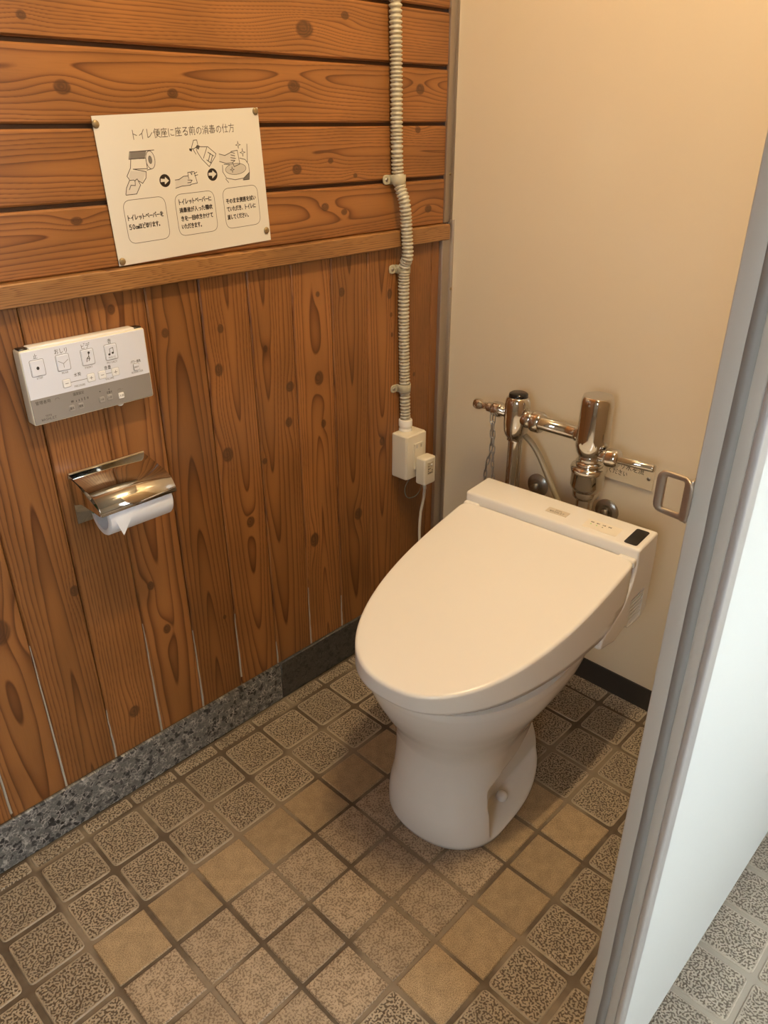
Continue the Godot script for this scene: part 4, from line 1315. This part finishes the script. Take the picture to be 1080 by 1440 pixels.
# ---------------------------------------------------------------- paper notice
func notice() -> void:
	var x := WALL_X + 0.0016
	var tl := Vector3(x, 12.042 * U, -3.554 * U)
	var tr := Vector3(x, 12.174 * U, -6.476 * U)
	var br := Vector3(x, 10.103 * U, -6.573 * U)
	var bl := Vector3(x + 0.0006, 9.998 * U, -3.626 * U)
	var d := Vector3(0.0005, 0, 0)
	var b := MB.new()
	b.quad(tl + d, bl + d, br + d, tr + d, 1, Vector2(0, 0), Vector2(0, 1), Vector2(1, 1), Vector2(1, 0))
	b.quad(tl, tr, br, bl, 2)
	for e in [[tl, bl], [bl, br], [br, tr], [tr, tl]]:
		b.quad(e[0] + d, e[0], e[1], e[1] + d, 3)
	var m := tex_mat("notice", notice_image(), 0.3)
	tag(solid("paper_notice", b, m), "laminated white notice of line drawings and text pinned to the level boards", "notice")
	var across := (tr - tl) / 297.0
	var down := (bl - tl) / 210.0
	var names := ["brass push pin in the upper corner of the notice, away from the conduit", "brass push pin in the upper corner of the notice, on the conduit side", "brass push pin in the lower corner of the notice, on the conduit side", "brass push pin in the lower corner of the notice, just above the rail"]
	var spots := [Vector2(4.5, 10.8), Vector2(291.5, 5.5), Vector2(291, 195.4), Vector2(6.2, 203.7)]
	for k in 4:
		b = MB.new()
		b.xf = Transform3D(Basis(Vector3.FORWARD, PI / 2), tl + across * spots[k].x + down * spots[k].y + Vector3(0.0006, 0, 0))
		b.lathe([[0, -0.001], [0.0048, -0.001], [0.0058, 0.0002], [0.0052, 0.0014], [0.003, 0.0022], [0, 0.0025]], 20)
		tag(solid("push_pin", b, mats.brass), names[k], "pin", "pins of the notice")


# ---------------------------------------------------------------- remote control
func remote_control() -> void:
	var w := 0.204
	var h := 0.117
	var d := 0.023
	var y1 := 0.9345
	var z0 := -0.1845
	var t := thing("remote_control", "white and grey wall remote with buttons for the bidet seat", "remote control", Vector3(WALL_X, y1 - h, z0 - w / 2))
	# frame: local x to the right along the wall, y up, z out of the wall
	var fr := Transform3D(Basis(Vector3(0, 0, -1), Vector3.UP, Vector3.RIGHT), Vector3(0, h / 2, 0))
	var b := MB.new()
	b.xf = fr
	b.prism(MB.rect(w, h - 0.001, 0.004, 3), d, 0.0015, 2)
	part("body", b, mats.plastic_ivory, t)
	b = MB.new()
	b.xf = fr.translated_local(Vector3(0, 0, d - 0.001))
	b.prism(MB.rect(w - 0.003, h - 0.004, 0.002, 3), 0.0018, 0.0005, 1, Rect2(-w / 2, h / 2, w, -h))
	var fm := tex_mat("remote_face", remote_image(), 0.42)
	part("face", b, fm, t).set_meta("label", "white face with a grey lower band and printed keys")
	b = MB.new()
	b.xf = fr
	b.rbox(Vector3(0, h / 2 + 0.0005, d * 0.52), Vector3(w - 0.032, 0.004, d * 0.82), 0.0012, 1)
	part("top_bar", b, mats.plastic_white, t)
	for sx in [-1.0, 1.0]:
		b = MB.new()
		b.xf = fr
		b.rbox(Vector3(sx * (w / 2 - 0.0085), h / 2 + 0.0002, d * 0.5), Vector3(0.013, 0.003, d * 0.66), 0.001, 1)
		part("emitter_window", b, mats.plastic_black, t)
	# keys stand a little proud of the face and carry its print
	for a in [[22.2, 28.9, 20, 23.5], [61.7, 28.6, 19.5, 23.5], [101.4, 28.3, 19.5, 23.5], [140.8, 27.8, 19.5, 23.5], [60.9, 61.4, 12, 12], [100.9, 61.2, 12, 12], [119.8, 60.8, 12, 12], [142.7, 60.8, 12, 12], [180.2, 60.5, 10, 10.5], [61.2, 101.7, 9, 9], [76.2, 101.7, 9, 9], [112.0, 100.0, 9, 9], [125.9, 99.4, 9, 9], [146.0, 101.3, 9.5, 9.5]]:
		b = MB.new()
		var c := Vector2(-w / 2 + a[0] / 1000.0, h / 2 - a[1] / 1000.0)
		b.xf = fr.translated_local(Vector3(0, 0, d))
		var p := MB.rect(a[2] / 1000.0, a[3] / 1000.0, 0.002, 3)
		for i in p.size():
			p[i] += c
		b.prism(p, 0.0020, 0.0006, 2, Rect2(-w / 2, h / 2, w, -h))
		part("key", b, fm, t)
	# strap ring under the case
	b = MB.new()
	b.xf = fr.translated_local(Vector3(0.048, -h / 2 - 0.001, 0.008))
	var ring := []
	for i in 20:
		ring.append(Vector3(0.005 * cos(TAU * i / 20), 0.005 * sin(TAU * i / 20), 0))
	b.tube(ring, 0.0016, 8, true)
	part("lock_ring", b, mats.plastic_white, t)


# ---------------------------------------------------------------- paper holder and roll
func paper_holder() -> void:
	var zl := -0.226
	var wid := 0.137
	var t := thing("paper_holder", "polished steel toilet paper holder with hinged cover", "paper holder", Vector3(WALL_X, 0.60, zl - wid / 2))
	# frame: polygon in (out of the wall, up), pushed along the wall
	var fr := Transform3D(Basis(Vector3.RIGHT, Vector3.UP, Vector3(0, 0, 1)), Vector3(0, -0.60, -wid / 2))
	var mid := [Vector2(0.004, 0.7165), Vector2(0.03, 0.7125), Vector2(0.056, 0.7075), Vector2(0.072, 0.7045), Vector2(0.084, 0.700), Vector2(0.094, 0.692), Vector2(0.100, 0.683), Vector2(0.1025, 0.674)]
	var poly := PackedVector2Array()
	for p in mid:
		poly.append(p)
	for i in range(mid.size() - 1, -1, -1):
		var q: Vector2 = mid[mini(i + 1, mid.size() - 1)] - mid[maxi(i - 1, 0)]
		poly.append(mid[i] + Vector2(q.y, -q.x).normalized() * 0.0014)
	var b := MB.new()
	b.xf = fr
	b.prism(poly, wid, 0.0004, 1)
	part("cover", b, mats.chrome_bronze if mats.has("chrome_bronze") else mats.chrome, t).set_meta("label", "curved mirror polished cover")
	b = MB.new()
	b.xf = fr
	b.prism(PackedVector2Array([Vector2(0.0005, 0.625), Vector2(0.0025, 0.625), Vector2(0.0025, 0.718), Vector2(0.0005, 0.718)]), wid, 0.0003, 1)
	part("back_plate", b, mats.chrome, t)
	for s in 2:
		b = MB.new()
		b.xf = fr.translated_local(Vector3(0, 0, (wid - 0.0014) * s))
		b.prism(MB.rounded(PackedVector2Array([Vector2(0.002, 0.712), Vector2(0.002, 0.660), Vector2(0.03, 0.672), Vector2(0.070, 0.673), Vector2(0.097, 0.672), Vector2(0.098, 0.680), Vector2(0.03, 0.7075)]), 0.006), 0.0014, 0.0003, 1)
		part("side_arm", b, mats.chrome, t)
	# hinge wire along the wall
	b = MB.new()
	b.tube([Vector3(0.004, 0.1175, -wid / 2), Vector3(0.004, 0.1175, wid / 2)], 0.0026, 10)
	part("hinge_rod", b, mats.chrome, t)
	# roll
	var r := thing("toilet_roll", "white toilet paper roll with folded point in the steel holder", "toilet roll", Vector3(WALL_X + 0.0640, 0.6575, zl - wid / 2))
	b = MB.new()
	b.xf = Transform3D(Basis(Vector3.RIGHT, PI / 2), Vector3(0, 0, -0.004))
	b.lathe([[0.024, 0.058], [0.033, 0.058], [0.034, 0.0565, 1], [0.034, -0.0565], [0.033, -0.058, 1], [0.024, -0.058, 1], [0.024, 0.058]], 40)
	part("paper", b, mats.paper, r)
	b = MB.new()
	b.xf = Transform3D(Basis(Vector3.RIGHT, PI / 2), Vector3(0.0, 0.0165, 0))
	b.lathe([[0.0, 0.0665], [0.0065, 0.0665], [0.007, 0.065], [0.007, -0.0665], [0.0, -0.0665]], 20)
	part("spindle", b, mats.core_green, r).set_meta("label", "green plastic spindle")
	b = MB.new()
	var f := []
	for i in 5:
		var a := lerpf(0.75, 0.0, i / 4.0)
		f.append(Vector3(0.0346 * cos(a), 0.0346 * sin(a), 0))
	f.append(Vector3(0.0348, -0.012, 0))
	f.append(Vector3(0.0345, -0.030, 0))
	for i in 6:
		var k0: float = (f[i].y + 0.030) / (f[0].y + 0.030)
		var k1: float = (f[i + 1].y + 0.030) / (f[0].y + 0.030)
		var l0: Vector3 = f[i] + Vector3(0, 0, 0.036 + 0.017 * k0)
		var r0: Vector3 = f[i] + Vector3(0, 0, 0.036 - 0.036 * k0)
		var l1: Vector3 = f[i + 1] + Vector3(0, 0, 0.036 + 0.017 * k1)
		var r1: Vector3 = f[i + 1] + Vector3(0, 0, 0.036 - 0.036 * k1)
		var th := Vector3(0.0004, 0, 0)
		b.quad(l0 + th, l1 + th, r1 + th, r0 + th, 1)
		b.quad(l0, r0, r1, l1, 2)
	part("folded_end", b, mats.paper, r, false).set_meta("label", "loose end folded to a triangle")


# ---------------------------------------------------------------- conduit, clips, outlet, plug
func conduit_and_outlet() -> void:
	var x := WALL_X + 0.0128
	var c := Curve3D.new()
	for p in [[1.62, -0.990], [1.43, -0.994], [1.30, -0.998], [1.195, -1.000], [1.13, -1.005], [1.085, -1.009], [1.047, -1.0145], [1.010, -1.0185], [0.975, -1.020], [0.945, -1.0215], [0.838, -1.026], [0.70, -1.031], [0.582, -1.036]]:
		var over: float = 0.034 * smoothstep(1.12, 1.04, p[0]) * (1.0 - smoothstep(1.0, 0.93, p[0])) if p[0] > 0.9 else 0.0
		c.add_point(Vector3(x + minf(over, 0.0145), p[0], p[1]))
	c.add_point(Vector3(x, 2.3, -0.985), Vector3.ZERO, Vector3.ZERO, 0)
	for i in range(1, c.point_count - 1):
		var d := (c.get_point_position(i + 1) - c.get_point_position(i - 1)) / 6.0
		c.set_point_in(i, -d)
		c.set_point_out(i, d)
	var pts := []
	var rad := []
	var len_ := c.get_baked_length()
	var n := int(len_ / 0.0019)
	for i in n + 1:
		pts.append(c.sample_baked(len_ * i / n, true))
		rad.append([0.0126, 0.0126, 0.0112, 0.0090][i % 4])
	var b := MB.new()
	b.tube(pts, rad, 14)
	tag(solid("conduit", b, mats.conduit), "ivory corrugated conduit running down the cedar wall to the outlet box", "conduit")
	for a in [[1.127, -1.006, "conduit clip above the rail, where the conduit starts to bend"], [0.949, -1.024, "conduit clip just below the rail"], [0.680, -1.031, "conduit clip a hand above the outlet box"]]:
		var t := thing("conduit_clip", a[2], "clip", Vector3(WALL_X, a[0], a[1]), "conduit clips")
		b = MB.new()
		var prof := PackedVector2Array()
		for i in 13:      # strap over the pipe, in (along the wall, out of it)
			var an := PI * i / 12.0
			prof.append(Vector2(0.0148 * cos(an), 0.0128 + 0.0148 * sin(an)))
		prof.append(Vector2(-0.0148, 0.0))
		prof.append(Vector2(-0.0128, 0.0))
		for i in range(12, -1, -1):
			var an := PI * i / 12.0
			prof.append(Vector2(0.0128 * cos(an), 0.0128 + 0.0128 * sin(an)))
		prof.append(Vector2(0.0128, 0.0))
		prof.append(Vector2(0.0148, 0.0))
		b.xf = Transform3D(Basis(Vector3(0, 0, 1), Vector3.RIGHT, Vector3.UP), Vector3(0, -0.009, 0))
		b.prism(prof, 0.018, 0.0004, 1)
		part("strap", b, mats.conduit_clip, t)
		b = MB.new()
		b.xf = Transform3D(Basis(Vector3(0, 0, 1), Vector3.UP, Vector3.RIGHT), Vector3.ZERO)
		var ear := MB.rounded(PackedVector2Array([Vector2(0.013, -0.009), Vector2(0.034, -0.009), Vector2(0.034, 0.009), Vector2(0.013, 0.009)]), 0.009, 5)
		b.prism(ear, 0.0032, 0.0006, 1)
		part("ear", b, mats.conduit_clip, t)
		b = MB.new()
		b.xf = Transform3D(Basis(Vector3.FORWARD, PI / 2), Vector3(0.003, 0, 0.025))
		b.lathe([[0, -0.001], [0.0042, -0.001], [0.0042, 0.0006], [0.003, 0.0018], [0, 0.0022]], 14)
		part("screw", b, mats.chrome_dull, t)
	# outlet box
	var w := 0.070
	var h := 0.113
	var d := 0.048
	var t2 := thing("outlet_box", "ivory surface outlet box at the foot of the conduit", "outlet box", Vector3(WALL_X, 0.460, -1.036))
	b = MB.new()
	b.rbox(Vector3(d / 2, h / 2, 0), Vector3(d, h, w), 0.0045, 3)
	part("box", b, mats.plastic_ivory, t2)
	b = MB.new()
	b.rbox(Vector3(d + 0.0008, h / 2, 0), Vector3(0.003, h - 0.004, w - 0.004), 0.0014, 1)
	var cov := part("cover", b, mats.plastic_ivory, t2)
	b = MB.new()
	var sy := h / 2 + 0.004
	var so := 0.005            # how far the face stands out; the two blade slots are left open
	for a in [[-0.0125, 0.025, 0.005, 0.009], [0.0, 0.025, 0.0095, 0.009], [0.0125, 0.025, 0.005, 0.009], [0.0, 0.0315, 0.030, 0.004], [0.0, -0.006, 0.030, 0.053]]:
		b.box(Vector3(d + so / 2 + 0.001, sy + a[1] - 0.004, -0.004 + a[0]), Vector3(so, a[3], a[2]))
	part("socket", b, mats.plastic_ivory, t2)
	b = MB.new()
	b.xf = Transform3D(Basis(), Vector3(0.0128, h, 0.0))
	b.lathe([[0, -0.002], [0.016, -0.002], [0.016, 0.004], [0.0148, 0.006, 1], [0.0148, 0.010], [0.0165, 0.012, 1], [0.0165, 0.026], [0.0155, 0.028], [0.0120, 0.0285], [0.012, 0.022], [0, 0.022]], 24)
	part("conduit_connector", b, mats.plastic_white, t2)
	# plug with leakage breaker
	var pg := thing("power_plug", "ivory plug block with test button pushed into the outlet box", "plug", Vector3(WALL_X + d + 0.005, 0.450, -1.050))
	b = MB.new()
	b.rbox(Vector3(0.015, 0.032, 0), Vector3(0.030, 0.070, 0.041), 0.005, 3)
	part("block", b, mats.plastic_ivory, pg)
	b = MB.new()
	b.xf = Transform3D(Basis(Vector3(0, 0, -1), Vector3.UP, Vector3.RIGHT), Vector3(0.030, 0.040, 0))
	b.prism(MB.rect(0.022, 0.032, 0.001), 0.0004, 0.0, 1, Rect2(-0.011, 0.016, 0.022, -0.032))
	var im := Image.create(132, 192, false, Image.FORMAT_RGB8)
	im.fill(rgb(206, 192, 164))
	for k in 5:
		write_line(im, ["TEST", "ON OFF", "温水洗", "水電源切", "音量設定"][k], 2, 20, [4, 10, 17, 22.5, 28][k], 4.0, 6.0, 3.6, rgb(60, 52, 44))
	part("rating_label", b, tex_mat("plug_label", im, 0.5), pg)
	b = MB.new()
	b.xf = Transform3D(Basis(Vector3.FORWARD, PI / 2), Vector3(0.030, 0.048, -0.004))
	b.lathe([[0, -0.001], [0.0032, -0.001], [0.0032, 0.0012], [0.002, 0.002], [0, 0.002]], 12)
	part("test_button", b, mats.plastic_white, pg)
	b = MB.new()
	b.tube([Vector3(0.012, 0.000, 0), Vector3(0.012, -0.022, -0.002)], [0.0055, 0.0042], 14)
	part("strain_relief", b, mats.cord_grey, pg)
	var cc := Curve3D.new()
	cc.add_point(Vector3(0.012, -0.02, -0.002), Vector3.ZERO, Vector3(0, -0.04, 0))
	cc.add_point(Vector3(0.004, -0.11, 0.004), Vector3(0, 0.04, 0), Vector3(0, -0.06, 0.004))
	cc.add_point(Vector3(0.05, -0.25, 0.02), Vector3(-0.03, 0.05, 0), Vector3(0.05, -0.04, 0))
	cc.add_point(Vector3(0.20, -0.20, 0.01), Vector3(-0.05, -0.03, 0), Vector3.ZERO)
	b = MB.new()
	b.tube(Array(cc.tessellate(4, 4)), 0.0036, 12)
	part("cord", b, mats.cord_grey, pg)
	var gw := Curve3D.new()
	gw.add_point(Vector3(0.008, -0.006, 0.004), Vector3.ZERO, Vector3(0, -0.03, 0.01))
	gw.add_point(Vector3(0.0, -0.036, 0.040), Vector3(0, -0.006, -0.02), Vector3(0, 0.004, 0.014))
	gw.add_point(Vector3(-0.006, -0.006, 0.050), Vector3(0, -0.012, 0.004), Vector3(0, 0.010, -0.006))
	gw.add_point(Vector3(-0.006, 0.020, 0.020), Vector3(0, -0.006, 0.014), Vector3.ZERO)
	b = MB.new()
	b.tube(Array(gw.tessellate(4, 4)), 0.0011, 8)
	tag(solid("earth_wire", b, mats.wire_green), "thin dark green earth wire looping under the outlet box", "wire")
	get_node("earth_wire").position = Vector3(WALL_X + d + 0.005, 0.450, -1.050)


# ---------------------------------------------------------------- sign plate and door strike
func small_fittings() -> void:
	# sign on the panel, partly behind the lever
	var t := thing("sign_plate", "small cream sign plate with Japanese text behind the flush lever", "sign", Vector3(0.455, 0.5715, BACK_Z))
	var b := MB.new()
	b.prism(MB.rect(0.150, 0.052, 0.004), 0.004, 0.0008, 1, Rect2(-0.075, 0.026, 0.150, -0.052))
	var im := Image.create(600, 208, false, Image.FORMAT_RGB8)
	im.fill(rgb(212, 197, 170))
	write_line(im, "り水を流", 72, 128, 15, 12, 4.0, 5.0, rgb(70, 60, 50))
	write_line(im, "ください", 46, 92, 31, 12, 4.0, 5.0, rgb(70, 60, 50))
	part("plate", b, tex_mat("sign_face", im, 0.3), t)
	b = MB.new()
	b.xf = Transform3D(Basis(Vector3.RIGHT, PI / 2), Vector3(0.064, 0.0, 0.004))
	b.lathe([[0, -0.001], [0.0042, -0.001], [0.0042, 0.0006], [0.003, 0.0016], [0, 0.002]], 16)
	part("screw", b, mats.chrome_dull, t)
	# strike loop on the jamb
	var s := thing("door_strike", "brushed metal door strike loop on the grey partition jamb", "door strike", Vector3(0.9045, 0.945, -0.372))
	b = MB.new()
	var outer := MB.rounded(PackedVector2Array([Vector2(-0.033, -0.020), Vector2(0.002, -0.020), Vector2(0.002, 0.020), Vector2(-0.033, 0.020)]), 0.009, 5)
	var w := 0.0078
	var rings := [[], []]
	var inner := MB.rounded(PackedVector2Array([Vector2(-0.033 + w, -0.020 + w * 0.6), Vector2(-0.0075, -0.020 + w * 0.6), Vector2(-0.0075, 0.020 - w * 0.6), Vector2(-0.033 + w, 0.020 - w * 0.6)]), 0.0025, 5)
	for k in outer.size():
		rings[0].append(outer[k])
		rings[1].append(inner[k])
	var n := outer.size()
	var levels := [[0, 0.0, 0.0], [0, 0.0, 0.0028], [1, 0.0, 0.0036], [2, 0.0, 0.0036], [3, 0.0, 0.0028], [3, 0.0, 0.0]]
	var skin := []
	for l in levels:
		var ring := []
		for k in n:
			var o2: Vector2 = rings[0][k]
			var i2: Vector2 = rings[1][k]
			var p: Vector2 = [o2, o2.lerp(i2, 0.2), o2.lerp(i2, 0.85), i2][l[0]]
			var bend: float = smoothstep(-0.012, 0.002, p.x) * 0.008
			ring.append(Vector3(p.x, p.y, l[2] + bend - 0.002))
		skin.append(ring)
	skin.append(skin[0])
	b.loft(skin, 1, false, false)
	part("loop", b, mats.aluminium, s)
	b = MB.new()
	b.rbox(Vector3(-0.0005, 0, 0.0015), Vector3(0.0028, 0.040, 0.010), 0.001, 2)
	part("mount", b, mats.aluminium, s)
